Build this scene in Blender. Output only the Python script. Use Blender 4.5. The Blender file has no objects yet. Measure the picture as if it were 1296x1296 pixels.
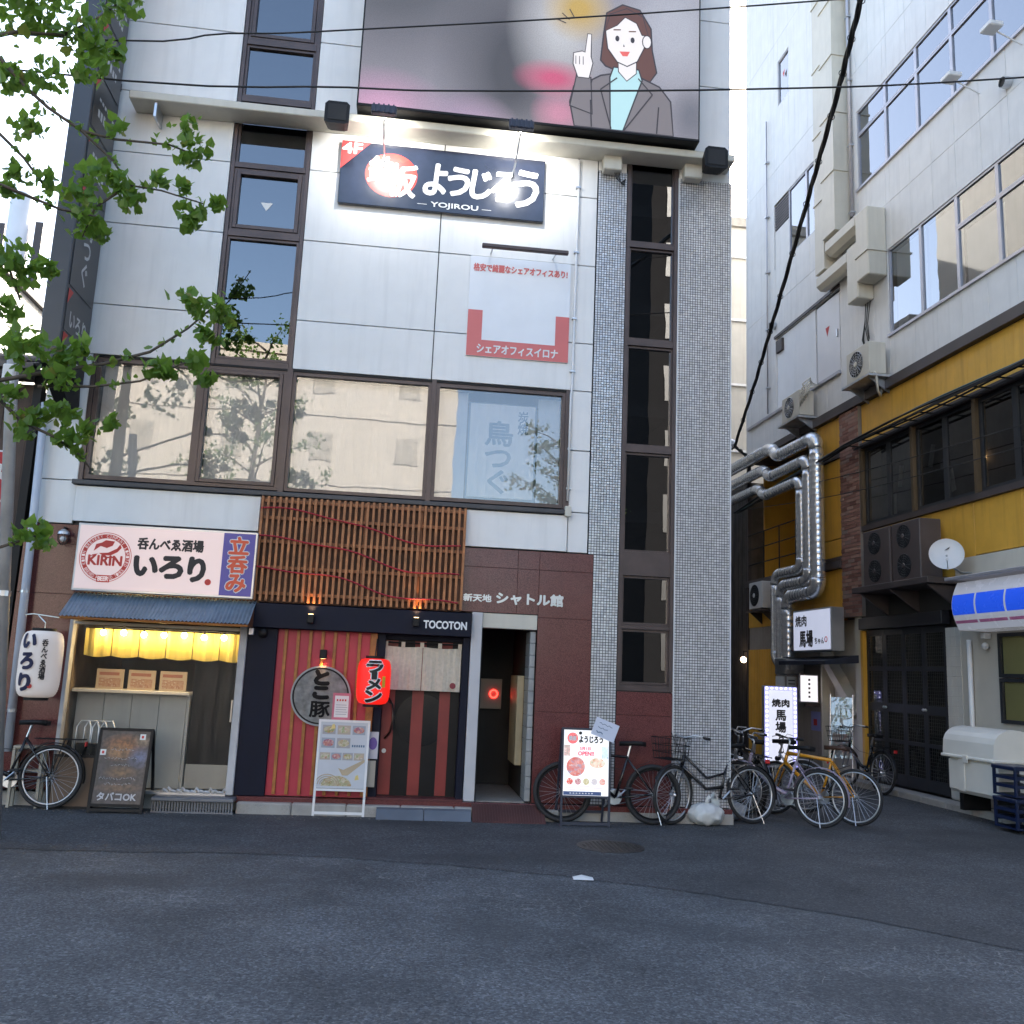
import bpy, math, random
from mathutils import Vector, Matrix
R=math.radians; PI=math.pi
rnd=random.Random(7)
sc=bpy.context.scene
COL=sc.collection
# ------------------------------------------------------------------ camera
PITCH,ROLL,YAW=0.173215,0.043014,0.110233
cy,sy=math.cos(YAW),math.sin(YAW)
fwd=Vector((sy*math.cos(PITCH),cy*math.cos(PITCH),math.sin(PITCH)))
rt=Vector((cy,-sy,0)); up=rt.cross(fwd)
r2=math.cos(ROLL)*rt+math.sin(ROLL)*up; u2=-math.sin(ROLL)*rt+math.cos(ROLL)*up
cam=bpy.data.cameras.new('camera'); cam.sensor_width=36; cam.lens=1162.65/1296*36; cam.clip_end=500; cam.clip_start=.05
camo=bpy.data.objects.new('camera',cam); COL.objects.link(camo)
camo.matrix_world=Matrix(((r2.x,u2.x,-fwd.x,0),(r2.y,u2.y,-fwd.y,0),(r2.z,u2.z,-fwd.z,1.65),(0,0,0,1)))
sc.camera=camo
# ------------------------------------------------------------------ sky and sun (sun stands behind the building, street in its shade)
SUN_EL,SUN_ROT=R(30),R(24)
world=bpy.data.worlds.new('World'); sc.world=world; world.use_nodes=True
wn=world.node_tree
sky=wn.nodes.new('ShaderNodeTexSky'); sky.sky_type='NISHITA'; sky.sun_disc=False
sky.sun_elevation=SUN_EL; sky.sun_rotation=SUN_ROT; sky.air_density=1.0; sky.dust_density=3.0; sky.ozone_density=0.7
wn.links.new(sky.outputs[0],wn.nodes['Background'].inputs[0]); wn.nodes['Background'].inputs[1].default_value=0.12
sun=bpy.data.lights.new('sun','SUN'); sun.energy=3.2; sun.angle=R(.5); sun.color=(1,.93,.82)
suno=bpy.data.objects.new('sun',sun); COL.objects.link(suno); suno.location=(10,30,30)
suno.rotation_euler=Vector((math.sin(SUN_ROT)*math.cos(SUN_EL),math.cos(SUN_ROT)*math.cos(SUN_EL),math.sin(SUN_EL))).to_track_quat('Z','Y').to_euler()
vs=sc.view_settings; vs.view_transform='Standard'; vs.look='None'; vs.gamma=1; vs.use_curve_mapping=False
vs.exposure=2.5
sc.cycles.max_bounces=8; sc.cycles.transparent_max_bounces=12; sc.cycles.sample_clamp_indirect=6; sc.cycles.caustics_reflective=False; sc.cycles.caustics_refractive=False
# ------------------------------------------------------------------ materials
def S(r,g,b):
    f=lambda c:(c/255/12.92 if c/255<=.04045 else ((c/255+.055)/1.055)**2.4)
    return (f(r),f(g),f(b))
MC={}
def newmat(name):
    m=bpy.data.materials.new(name); m.use_nodes=True; return m,m.node_tree,m.node_tree.nodes['Principled BSDF']
def mixc(nt,fac,a,b,mode='MIX'):
    n=nt.nodes.new('ShaderNodeMix'); n.data_type='RGBA'; n.blend_type=mode
    for sock,v in ((n.inputs['Factor'],fac),(n.inputs['A'],a),(n.inputs['B'],b)):
        if hasattr(v,'node'): nt.links.new(v,sock)
        elif isinstance(v,(int,float)): sock.default_value=v
        else: sock.default_value=(*v,1)
    return n.outputs['Result']
def noise(nt,scale,detail=4,vec=None,stretch=None,rough=.55):
    n=nt.nodes.new('ShaderNodeTexNoise'); n.inputs['Scale'].default_value=scale; n.inputs['Detail'].default_value=detail; n.inputs['Roughness'].default_value=rough
    tc=nt.nodes.new('ShaderNodeTexCoord'); out=tc.outputs['Object']
    if stretch:
        mp=nt.nodes.new('ShaderNodeMapping'); mp.inputs['Scale'].default_value=stretch; nt.links.new(out,mp.inputs[0]); out=mp.outputs[0]
    nt.links.new(out,n.inputs['Vector']); return n.outputs['Fac']
def ramp(nt,fac,stops):
    n=nt.nodes.new('ShaderNodeValToRGB'); e=n.color_ramp.elements
    while len(e)<len(stops): e.new(.5)
    for k,(p,c) in zip(e,stops):
        k.position=p; k.color=(*c,1) if not isinstance(c,(int,float)) else (c,c,c,1)
    nt.links.new(fac,n.inputs[0]); return n.outputs[0]
def mat(name,col=(.5,.5,.5),rough=.5,metal=0,var=.12,vs_=3.,streak=0,bump=0,bs=40,spec=.5,coat=0,emit=None,es=0,grain=0):
    if name in MC: return MC[name]
    m,nt,p=newmat(name); L=nt.links
    c=None
    if var:
        f=noise(nt,vs_,5); a=tuple(x*(1-var) for x in col); b=tuple(min(1,x*(1+var)) for x in col)
        c=mixc(nt,ramp(nt,f,[(.3,0),(.7,1)]),a,b)
    if streak:
        f=noise(nt,4,4,stretch=(2.2,2.2,.18)); d=tuple(x*(1-streak) for x in col)
        c=mixc(nt,ramp(nt,f,[(.5,0),(.75,1)]),c if c else col,d)
    if grain:
        f=noise(nt,220,2); c=mixc(nt,ramp(nt,f,[(.42,0),(.6,1)]),c if c else col,tuple(min(1,x*(1+grain)+.01*grain) for x in col))
    if c: L.new(c,p.inputs['Base Color'])
    else: p.inputs['Base Color'].default_value=(*col,1)
    p.inputs['Metallic'].default_value=metal; p.inputs['Specular IOR Level'].default_value=spec; p.inputs['Coat Weight'].default_value=coat; p.inputs['Coat Roughness'].default_value=.06
    rf=noise(nt,6,3); mr=nt.nodes.new('ShaderNodeMapRange'); mr.inputs[3].default_value=max(0,rough-.06); mr.inputs[4].default_value=min(1,rough+.08); L.new(rf,mr.inputs[0]); L.new(mr.outputs[0],p.inputs['Roughness'])
    if bump:
        b=nt.nodes.new('ShaderNodeBump'); b.inputs['Strength'].default_value=bump; b.inputs['Distance'].default_value=.01; L.new(noise(nt,bs,4),b.inputs['Height']); L.new(b.outputs[0],p.inputs['Normal'])
    if emit:
        p.inputs['Emission Color'].default_value=(*emit,1); p.inputs['Emission Strength'].default_value=es
    MC[name]=m; return m
def flat(name,col=(.5,.5,.5),rough=.6,es=0):
    if name in MC: return MC[name]
    m,nt,p=newmat(name); p.inputs['Base Color'].default_value=(*col,1); p.inputs['Roughness'].default_value=rough
    if es: p.inputs['Emission Color'].default_value=(*col,1); p.inputs['Emission Strength'].default_value=es
    MC[name]=m; return m
def glass(name,tint=(.8,.85,.88),refl=.1,rough=.0,wave=.015,haze=None,hz=0,gc=1):
    if name in MC: return MC[name]
    m,nt,p=newmat(name); nt.nodes.remove(p); L=nt.links
    t=nt.nodes.new('ShaderNodeBsdfTransparent'); t.inputs[0].default_value=(*tint,1)
    g=nt.nodes.new('ShaderNodeBsdfGlossy'); g.inputs['Roughness'].default_value=rough; g.inputs['Color'].default_value=(.95*gc,.97*gc,gc,1)
    b=nt.nodes.new('ShaderNodeBump'); b.inputs['Strength'].default_value=wave; b.inputs['Distance'].default_value=.3; L.new(noise(nt,1.3,2),b.inputs['Height']); L.new(b.outputs[0],g.inputs['Normal'])
    lw=nt.nodes.new('ShaderNodeFresnel'); lw.inputs[0].default_value=1.5
    mr=nt.nodes.new('ShaderNodeMath'); mr.operation='MULTIPLY_ADD'; mr.inputs[1].default_value=1-refl; mr.inputs[2].default_value=refl; mr.use_clamp=True; L.new(lw.outputs[0],mr.inputs[0])
    base=t.outputs[0]
    if haze:
        d=nt.nodes.new('ShaderNodeBsdfDiffuse'); d.inputs[0].default_value=(*haze,1); mh=nt.nodes.new('ShaderNodeMixShader')
        hf=noise(nt,5,4,stretch=(3,3,.25)); rr=nt.nodes.new('ShaderNodeMapRange'); rr.inputs[1].default_value=.35; rr.inputs[2].default_value=.8; rr.inputs[3].default_value=hz*.4; rr.inputs[4].default_value=hz*1.8; L.new(hf,rr.inputs[0]); L.new(rr.outputs[0],mh.inputs[0])
        L.new(base,mh.inputs[1]); L.new(d.outputs[0],mh.inputs[2]); base=mh.outputs[0]
    ms=nt.nodes.new('ShaderNodeMixShader'); L.new(mr.outputs[0],ms.inputs[0]); L.new(base,ms.inputs[1]); L.new(g.outputs[0],ms.inputs[2])
    L.new(ms.outputs[0],nt.nodes['Material Output'].inputs[0]); MC[name]=m; return m
def picture(name,base,blobs,es=0,rough=.4,fine=0,fscale=40,org=(0,0,0)):
    """printed or screen picture: soft coloured patches in local metres (cx,cy,cz,r...)"""
    if name in MC: return MC[name]
    m,nt,p=newmat(name); L=nt.links; c=base
    for (ctr,rad,colr) in blobs:
        ctr=tuple(a-b for a,b in zip(ctr,org))
        tc=nt.nodes.new('ShaderNodeTexCoord'); mp=nt.nodes.new('ShaderNodeMapping'); mp.vector_type='POINT'
        mp.inputs['Location'].default_value=tuple(-a/b for a,b in zip(ctr,rad)); mp.inputs['Scale'].default_value=tuple(1/b for b in rad)
        g=nt.nodes.new('ShaderNodeTexGradient'); g.gradient_type='SPHERICAL'; L.new(tc.outputs['Object'],mp.inputs[0]); L.new(mp.outputs[0],g.inputs[0])
        f=ramp(nt,g.outputs[0],[(0,0),(.35,.45),(.8,1)])
        c=mixc(nt,f,c,colr)
    if fine:
        f=noise(nt,fscale,3); c=mixc(nt,ramp(nt,f,[(.35,0),(.65,1)]),c,mixc(nt,fine,c,(.02,.02,.02)))
    if hasattr(c,'node'): L.new(c,p.inputs['Base Color']); L.new(c,p.inputs['Emission Color'])
    else: p.inputs['Base Color'].default_value=(*c,1); p.inputs['Emission Color'].default_value=(*c,1)
    p.inputs['Emission Strength'].default_value=es; p.inputs['Roughness'].default_value=rough
    MC[name]=m; return m
def foodmat(name,cols,scale=60,es=0):
    if name in MC: return MC[name]
    m,nt,p=newmat(name); L=nt.links
    v=nt.nodes.new('ShaderNodeTexVoronoi'); v.inputs['Scale'].default_value=scale; tc=nt.nodes.new('ShaderNodeTexCoord'); L.new(tc.outputs['Object'],v.inputs['Vector'])
    sp=nt.nodes.new('ShaderNodeSeparateColor'); L.new(v.outputs['Color'],sp.inputs[0])
    n=len(cols); c=ramp(nt,sp.outputs[0],[(i/max(1,n-1),k) for i,k in enumerate(cols)])
    c=mixc(nt,ramp(nt,noise(nt,scale*.7,4),[(.35,0),(.7,1)]),c,cols[0])
    L.new(c,p.inputs['Base Color']); L.new(c,p.inputs['Emission Color']); p.inputs['Emission Strength'].default_value=es; p.inputs['Roughness'].default_value=.35
    MC[name]=m; return m
# ------------------------------------------------------------------ mesh builder
class MB:
    def __init__(s): s.V=[]; s.F=[]
    def add(s,V,F):
        k=len(s.V); s.V+= [tuple(v) for v in V]; s.F+=[tuple(i+k for i in f) for f in F]; return s
    def box(s,x0,x1,y0,y1,z0,z1,b=0):
        if b<=0:
            return s.add([(x,y,z) for z in (z0,z1) for y in (y0,y1) for x in (x0,x1)],[(0,2,3,1),(4,5,7,6),(0,1,5,4),(1,3,7,5),(3,2,6,7),(2,0,4,6)])
        b=min(b,(x1-x0)*.45,(y1-y0)*.45,(z1-z0)*.45)
        V=[];idx={}
        for ix in (0,1):
            for iy in (0,1):
                for iz in (0,1):
                    X=(x0,x1)[ix];Y=(y0,y1)[iy];Z=(z0,z1)[iz];sx=b if ix==0 else -b;sy_=b if iy==0 else -b;sz=b if iz==0 else -b
                    idx[ix,iy,iz]=(len(V),len(V)+1,len(V)+2)
                    V+=[(X,Y+sy_,Z+sz),(X+sx,Y,Z+sz),(X+sx,Y+sy_,Z)]
        F=[]
        g=lambda a,k:idx[a][k]
        F.append((g((0,0,0),0),g((0,0,1),0),g((0,1,1),0),g((0,1,0),0))); F.append((g((1,0,0),0),g((1,1,0),0),g((1,1,1),0),g((1,0,1),0)))
        F.append((g((0,0,0),1),g((1,0,0),1),g((1,0,1),1),g((0,0,1),1))); F.append((g((0,1,0),1),g((0,1,1),1),g((1,1,1),1),g((1,1,0),1)))
        F.append((g((0,0,0),2),g((0,1,0),2),g((1,1,0),2),g((1,0,0),2))); F.append((g((0,0,1),2),g((1,0,1),2),g((1,1,1),2),g((0,1,1),2)))
        for a in (0,1):
            for c in (0,1):
                F.append((g((0,a,c),1),g((1,a,c),1),g((1,a,c),2),g((0,a,c),2)))
                F.append((g((a,0,c),0),g((a,1,c),0),g((a,1,c),2),g((a,0,c),2)))
                F.append((g((a,c,0),0),g((a,c,1),0),g((a,c,1),1),g((a,c,0),1)))
        for k in idx.values(): F.append(k)
        return s.add(V,F)
    def quad(s,a,b,c,d): return s.add([a,b,c,d],[(0,1,2,3)])
    def poly(s,P): return s.add(P,[tuple(range(len(P)))])
    def tube(s,pts,r,n=8,closed=False,caps=True):
        P=[Vector(p) for p in pts]; m=len(P); rs=r if isinstance(r,(list,tuple)) else [r]*m
        rings=[]; prev=None
        for i,p in enumerate(P):
            if closed: t=(P[(i+1)%m]-P[i-1])
            else: t=(P[min(i+1,m-1)]-P[max(i-1,0)])
            t.normalize()
            if prev is None:
                a=Vector((0,0,1)) if abs(t.z)<.9 else Vector((1,0,0)); u=t.cross(a).normalized()
            else:
                u=(prev-t*prev.dot(t)); u=u.normalized() if u.length>1e-6 else t.orthogonal().normalized()
            prev=u; v=t.cross(u)
            rings.append([p+(u*math.cos(2*PI*k/n)+v*math.sin(2*PI*k/n))*rs[i] for k in range(n)])
        V=[q for g in rings for q in g]; F=[]
        for i in range(m if closed else m-1):
            j=(i+1)%m
            for k in range(n):
                F.append((i*n+k,i*n+(k+1)%n,j*n+(k+1)%n,j*n+k))
        if caps and not closed: F.append(tuple(range(n-1,-1,-1))); F.append(tuple((m-1)*n+k for k in range(n)))
        return s.add(V,F)
    def lathe(s,prof,c,n=20,axis='z',caps=True):
        V=[];c=Vector(c)
        for r,h in prof:
            for k in range(n):
                a=2*PI*k/n; x,y=r*math.cos(a),r*math.sin(a)
                V.append(c+(Vector((x,y,h)) if axis=='z' else Vector((x,h,y)) if axis=='y' else Vector((h,x,y))))
        F=[]
        for i in range(len(prof)-1):
            for k in range(n): F.append((i*n+k,i*n+(k+1)%n,(i+1)*n+(k+1)%n,(i+1)*n+k))
        if caps: F.append(tuple(range(n))); F.append(tuple((len(prof)-1)*n+k for k in range(n)))
        return s.add(V,F)
    def torus(s,c,Rr,r,axis='y',n=36,m=6):
        c=Vector(c); P=[]
        for k in range(n):
            a=2*PI*k/n; x,y=Rr*math.cos(a),Rr*math.sin(a)
            P.append(c+(Vector((x,0,y)) if axis=='y' else Vector((x,y,0)) if axis=='z' else Vector((0,x,y))))
        return s.tube(P,r,m,closed=True)
    def ball(s,c,r,n=10,m=7,sc_=(1,1,1)):
        return s.lathe([(max(1e-4,r*math.sin(PI*i/m))*1.0,-r*math.cos(PI*i/m)) for i in range(m+1)],c,n) if sc_==(1,1,1) else s.add([(c[0]+r*sc_[0]*math.sin(PI*i/m)*math.cos(2*PI*k/n),c[1]+r*sc_[1]*math.sin(PI*i/m)*math.sin(2*PI*k/n),c[2]-r*sc_[2]*math.cos(PI*i/m)) for i in range(m+1) for k in range(n)],[(i*n+k,i*n+(k+1)%n,(i+1)*n+(k+1)%n,(i+1)*n+k) for i in range(m) for k in range(n)])
    def prism(s,poly,f0,f1):
        """poly 2d; f0,f1 map (a,b)->3d for the near and far face"""
        n=len(poly); return s.add([f0(*p) for p in poly]+[f1(*p) for p in poly],[tuple(range(n)),tuple(range(2*n-1,n-1,-1))]+[(i,i+n,(i+1)%n+n,(i+1)%n) for i in range(n)])
    def plate(s,x0,x1,z0,z1,y,nrm=-1): # vertical sheet facing -y
        return s.quad((x0,y,z0),(x1,y,z0),(x1,y,z1),(x0,y,z1))
def mesh(name,mb,m,o=(0,0,0),smooth=False):
    me=bpy.data.meshes.new(name)
    me.from_pydata([(v[0]-o[0],v[1]-o[1],v[2]-o[2]) for v in mb.V],[],mb.F)
    me.materials.append(m)
    if smooth: me.polygons.foreach_set('use_smooth',[True]*len(me.polygons))
    me.update(); return me
RZ=0.0278855   # the side street's building stands 1.6 degrees off
class Thing:
    """top-level Empty at the base; parts are given in the thing's own frame, absolute metres ('w' world, 'r' side-street building)"""
    def __init__(s,name,label,cat,origin=(0,0,0),frame='w',group=None,rot=None,local=False,kind=None):
        e=bpy.data.objects.new(name,None); COL.objects.link(e); s.e=e; s.off=(0,0,0) if local else origin
        e.empty_display_size=.2
        o=Vector(origin)
        if frame=='r': o=Matrix.Rotation(RZ,3,'Z')@o; e.rotation_euler=(0,0,RZ)
        e.location=o
        if rot: e.rotation_euler=rot
        if label: e['label']=label
        if cat: e['category']=cat
        if group: e['group']=group
        if kind: e['kind']=kind
    def part(s,name,mb,m,parent=None,smooth=False,kind=None,label=None):
        o=bpy.data.objects.new(name,mesh(name,mb,m,s.off,smooth)); COL.objects.link(o); o.parent=parent or s.e
        if kind: o['kind']=kind
        if label: o['label']=label
        return o
    def text(s,name,body,rect,pos,ex,ez,m,parent=None,bold=0,vertical=False,gap=.0006,keep=False,font=None,shear=0):
        return s.part(name,textmb(body,rect,pos,ex,ez,bold,vertical,gap,keep,shear),m,parent)
def solo(name,label,cat,mb,m,frame='w',group=None,smooth=False,kind=None,origin=None):
    if origin is None:
        xs,ys,zs=zip(*mb.V); origin=((min(xs)+max(xs))/2,(min(ys)+max(ys))/2,min(zs))
    o=bpy.data.objects.new(name,mesh(name,mb,m,origin,smooth)); COL.objects.link(o)
    v=Vector(origin)
    if frame=='r': v=Matrix.Rotation(RZ,3,'Z')@v; o.rotation_euler=(0,0,RZ)
    o.location=v
    if label: o['label']=label
    if cat: o['category']=cat
    if group: o['group']=group
    if kind: o['kind']=kind
    return o
TC={}
def glyphs(body,vertical=False):
    key=(body,vertical)
    if key in TC: return TC[key]
    cu=bpy.data.curves.new('t','FONT'); cu.body='\n'.join(body) if vertical else body; cu.size=1; cu.resolution_u=3
    if vertical: cu.align_x='CENTER'; cu.space_line=.92
    ob=bpy.data.objects.new('t',cu); me=bpy.data.meshes.new_from_object(ob)
    V=[(v.co.x,v.co.y) for v in me.vertices]; F=[tuple(p.vertices) for p in me.polygons]
    bpy.data.objects.remove(ob); bpy.data.curves.remove(cu); bpy.data.meshes.remove(me)
    TC[key]=(V,F); return TC[key]
def textmb(body,rect,pos,ex,ez,bold=0,vertical=False,gap=.0006,keep=False,shear=0):
    """lettering fitted into rect (w,h) centred at pos; ex reading direction, ez up"""
    V,F=glyphs(body,vertical); mb=MB()
    if not V: return mb
    V=[(a+shear*b,b) for a,b in V]
    xs=[v[0] for v in V]; ys=[v[1] for v in V]; x0,x1,y0,y1=min(xs),max(xs),min(ys),max(ys)
    w,h=rect; sx=w/(x1-x0); sz=h/(y1-y0)
    if keep: sx=sz=min(sx,sz)
    ex=Vector(ex); ez=Vector(ez); n=ex.cross(ez).normalized(); P=Vector(pos); cx,cz=(x0+x1)/2,(y0+y1)/2
    sh=[(0,0)]
    if bold:
        sh+=[(bold*math.cos(a*PI/4),bold*math.sin(a*PI/4)) for a in range(8)]
    for k,(dx,dz) in enumerate(sh):
        mb.add([P+ex*((a-cx)*sx+dx)+ez*((b-cz)*sz+dz)+n*(gap*(1+.25*k)) for a,b in V],F)
    return mb
EX=(1,0,0); EZ=(0,0,1)      # reading direction on the street front
RX=(0,-1,0)                 # reading direction on the side-street wall (frame r)
# ------------------------------------------------------------------ shared materials
M_white=mat('white_panel',(.79,.785,.77),.40,var=.035,streak=.09,bump=.05,bs=60)
M_joint=flat('joint_black',(.03,.03,.032))
M_granite=mat('red_granite',(.085,.026,.024),.16,var=.25,vs_=5,grain=1.2,streak=.15,spec=.35)
M_brown=mat('bronze_frame',(.085,.062,.058),.38,metal=.3,var=.2)
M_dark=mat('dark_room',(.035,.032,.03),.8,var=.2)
M_room=mat('room_wall',(.22,.21,.20),.8,var=.1)
M_concrete=mat('concrete',(.30,.29,.27),.8,var=.25,vs_=6,bump=.2,bs=50,grain=.2)
M_wood=mat('lattice_wood',(.36,.14,.05),.5,var=.35,vs_=8)
M_woodback=mat('wood_back',(.11,.045,.02),.6,var=.3)
M_navy=mat('navy_paint',(.006,.008,.02),.55,var=.15,spec=.2)
M_black=mat('black_metal',(.009,.009,.010),.5,var=.2,spec=.25)
M_rubber=mat('rubber',(.018,.018,.019),.7,var=.15)
M_chrome=mat('chrome',(.55,.56,.58),.3,metal=.9,var=.05)
M_steel=mat('galvanised',(.52,.54,.57),.3,metal=.9,var=.18,vs_=9)
M_alu=mat('aluminium',(.55,.56,.58),.35,metal=.8,var=.06)
M_wplastic=mat('white_plastic',(.72,.72,.72),.4,var=.03)
M_cream=mat('cream_paint',(.58,.55,.47),.5,var=.06,streak=.08)
M_gold=mat('gold_cladding',(.66,.36,.05),.45,var=.09,streak=.20)
M_beam=mat('brown_beam',(.06,.047,.045),.5,var=.2)
M_red=mat('red_board',(.42,.032,.055),.5,var=.12)
M_slat=mat('orange_wood',(.34,.125,.028),.5,var=.25,vs_=10)
M_ink=flat('black_ink',(.012,.012,.012)); M_paper=flat('white_paper',(.75,.75,.73)); M_redink=flat('red_ink',(.55,.04,.03)); M_whiteink=flat('white_ink',(.78,.78,.78))
M_glassb=glass('window_glass',(.55,.6,.64),.17,wave=.003); M_glassd=glass('stair_glass',(.22,.24,.27),.26,wave=.003); M_glass2=glass('film_glass',(.95,.95,.96),.085,wave=.004,haze=(.7,.7,.68),hz=.10)
M_mirror=glass('tinted_glass',(.3,.33,.36),.14,wave=.002)
# ------------------------------------------------------------------ ground
def asphalt(name,base,crack,cs):
    m,nt,p=newmat(name); L=nt.links
    n1=noise(nt,1.1,6,rough=.6); n2=noise(nt,160,3); n3=noise(nt,7,5)
    a=tuple(x*.72 for x in base); b=tuple(x*1.3 for x in base)
    c=mixc(nt,ramp(nt,n1,[(.32,0),(.68,1)]),a,b)
    vo=nt.nodes.new('ShaderNodeTexVoronoi'); vo.inputs['Scale'].default_value=75; tcv=nt.nodes.new('ShaderNodeTexCoord'); L.new(tcv.outputs['Object'],vo.inputs['Vector'])
    sp=nt.nodes.new('ShaderNodeSeparateColor'); L.new(vo.outputs['Color'],sp.inputs[0]); ag=ramp(nt,sp.outputs[0],[(0,.6),(.45,.92),(.8,1.2),(1,1.8)]); ag2=ramp(nt,noise(nt,38,6,rough=.75),[(.3,.62),(.7,1.4)])
    c=mixc(nt,1,c,ag,'MULTIPLY'); c=mixc(nt,1,c,ag2,'MULTIPLY')
    c=mixc(nt,ramp(nt,noise(nt,.9,5,stretch=(.35,1,1)),[(.56,0),(.66,.5)]),c,tuple(x*.55 for x in base))
    c=mixc(nt,ramp(nt,noise(nt,.45,3),[(.52,0),(.62,.45)]),c,tuple(x*.62 for x in base))
    if crack:
        tc=nt.nodes.new('ShaderNodeTexCoord'); wv=nt.nodes.new('ShaderNodeVectorMath'); wv.operation='MULTIPLY_ADD'
        nn=nt.nodes.new('ShaderNodeTexNoise'); nn.inputs['Scale'].default_value=3.5; nn.inputs['Detail'].default_value=4; L.new(tc.outputs['Object'],nn.inputs['Vector'])
        wv.inputs[1].default_value=(.3,.3,.3); L.new(nn.outputs['Color'],wv.inputs[0]); L.new(tc.outputs['Object'],wv.inputs[2])
        for sc_,wd,thr in ((11,.06,(.52,.62)),(3.0,.014,(.48,.60))):
            v=nt.nodes.new('ShaderNodeTexVoronoi'); v.feature='DISTANCE_TO_EDGE'; v.inputs['Scale'].default_value=sc_; L.new(wv.outputs[0],v.inputs['Vector'])
            line=ramp(nt,v.outputs['Distance'],[(0,1),(wd,0)])
            msk=ramp(nt,noise(nt,.8 if sc_>3 else .55,4),[(thr[0],0),(thr[1],1)])
            brk=ramp(nt,noise(nt,9,4),[(.4,0),(.62,1)])
            mu=mixc(nt,1,line,msk,'MULTIPLY'); mu=mixc(nt,1,mu,brk,'MULTIPLY')
            c=mixc(nt,mixc(nt,1,mu,(cs,cs,cs),'MULTIPLY'),c,(.34,.33,.32))
    L.new(c,p.inputs['Base Color']); p.inputs['Roughness'].default_value=.82; p.inputs['Specular IOR Level'].default_value=.35
    b1=nt.nodes.new('ShaderNodeBump'); b1.inputs['Strength'].default_value=.55; b1.inputs['Distance'].default_value=.008; L.new(noise(nt,130,4),b1.inputs['Height']); L.new(b1.outputs[0],p.inputs['Normal'])
    return m
def ground_sheet(name,pts,z,m,kind='structure'):
    mb=MB(); mb.poly([(x,y,z) for x,y in pts]); o=bpy.data.objects.new(name,mesh(name,mb,m)); COL.objects.link(o); o['kind']=kind; return o
M_road=asphalt('old_asphalt',(.084,.089,.096),True,.55)
M_road2=asphalt('new_asphalt',(.064,.067,.072),False,0)
o=ground_sheet('road',[(-150,-150),(150,-150),(150,150),(-150,150)],0,M_road); o['label']='worn grey asphalt road with pale crazed cracks'
edge=[(-30,8.9),(-12,8.75),(-3.27,8.6),(-2.3,8.55),(-1.33,8.62),(-.4,8.5),(.45,8.3),(1.4,7.95),(2.3,7.49),(2.9,7.1),(3.46,6.68),(4.14,5.95),(5.2,4.9),(7,3.6),(10,2)]
e2=[]
for i in range(len(edge)-1):
    for k in range(6):
        t=k/6; a,b=edge[i],edge[i+1]; e2.append((a[0]*(1-t)+b[0]*t,a[1]*(1-t)+b[1]*t+rnd.uniform(-.02,.02)))
o=ground_sheet('road_patch',e2+[(10,40),(-30,40)],.004,M_road2); o['label']='darker smooth asphalt patch beside the buildings'
# iron manhole cover
M_iron=mat('cast_iron',(.055,.052,.050),.55,metal=.5,var=.35,vs_=14,bump=.2)
T=Thing('manhole_cover','round cast iron manhole cover set in the asphalt','manhole',(2.15,9.31,.004))
T.part('rim',MB().lathe([(.335,.0005),(.335,.005),(.30,.005),(.30,.001)],(2.15,9.31,.004),40,caps=False),M_iron)
mb=MB().lathe([(.296,.001),(.296,.006)],(2.15,9.31,.004),36)
for i in range(-6,7):
    for j in range(-6,7):
        if i*i+j*j<38: mb.box(2.15+i*.044-.013,2.15+i*.044+.013,9.31+j*.044-.013,9.31+j*.044+.013,.0105,.0135)
T.part('lid',mb,M_iron,kind='stuff')
solo('paper_scrap','crumpled white paper scrap lying on the road','litter',MB().add([(1.50,7.80,.006),(1.66,7.76,.012),(1.68,7.90,.006),(1.59,7.93,.02),(1.51,7.91,.007),(1.59,7.85,.025)],[(0,1,5),(1,2,5),(2,3,5),(3,4,5),(4,0,5)]),M_paper)
# kerb stones
k=0
T=Thing('kerb',None,None,(-4.4,10.75,0),kind='structure')
x=-1.72
while x<3.97:
    x1=min(x+.6,3.98); yk_=10.76 if x<1.6 else 10.855
    T.part('kerb_stone',MB().box(x+.003,x1-.003,yk_+rnd.uniform(-.004,.004),10.925,-.02,.125+rnd.uniform(-.003,.003),.012),M_concrete); x=x1
# ------------------------------------------------------------------ main building
T=B=Thing('office_building','white panelled office building with red granite ground floor and mosaic pillars','building',(0,10.95,0))
def panel(x0,x1,z0,z1,m=M_white,y=10.95,g=.006,th=.05,name='wall_panel',b=.004):
    return B.part(name,MB().box(x0+g,x1-g,y+rnd.uniform(-.0015,.0015),y+th,z0+g,z1-g,b),m)
rows=[5.17,5.80,6.85,7.80,8.63,9.60,10.6,11.6,12.6,13.6]
for x0,x1 in ((-4.34,-2.52),(-1.55,.14),(.14,1.9),(1.9,2.16)):
    for a,b in zip(rows,rows[1:]): panel(x0,x1,a,b)
for a,b in zip(rows[4:],rows[5:]): panel(2.16,3.96,a,b)
panel(2.16,2.55,8.2,8.63); panel(3.25,3.96,8.2,8.63)
for a,b in ((3.12,3.63),(3.63,5.17)): panel(-4.34,-3.86,a,b)
for a,b in ((3.12,3.62),(3.62,4.4),(4.4,5.17)): panel(1.9,2.16,a,b)
panel(-3.86,-1.765,3.15,3.575,y=10.915); panel(.655,1.9,3.12,3.575,y=10.915)
M_core=mat('inner_wall',(.16,.155,.15),.85,var=.1)
M_side=mat('side_render',(.36,.355,.34),.7,var=.1,streak=.15)
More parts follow.
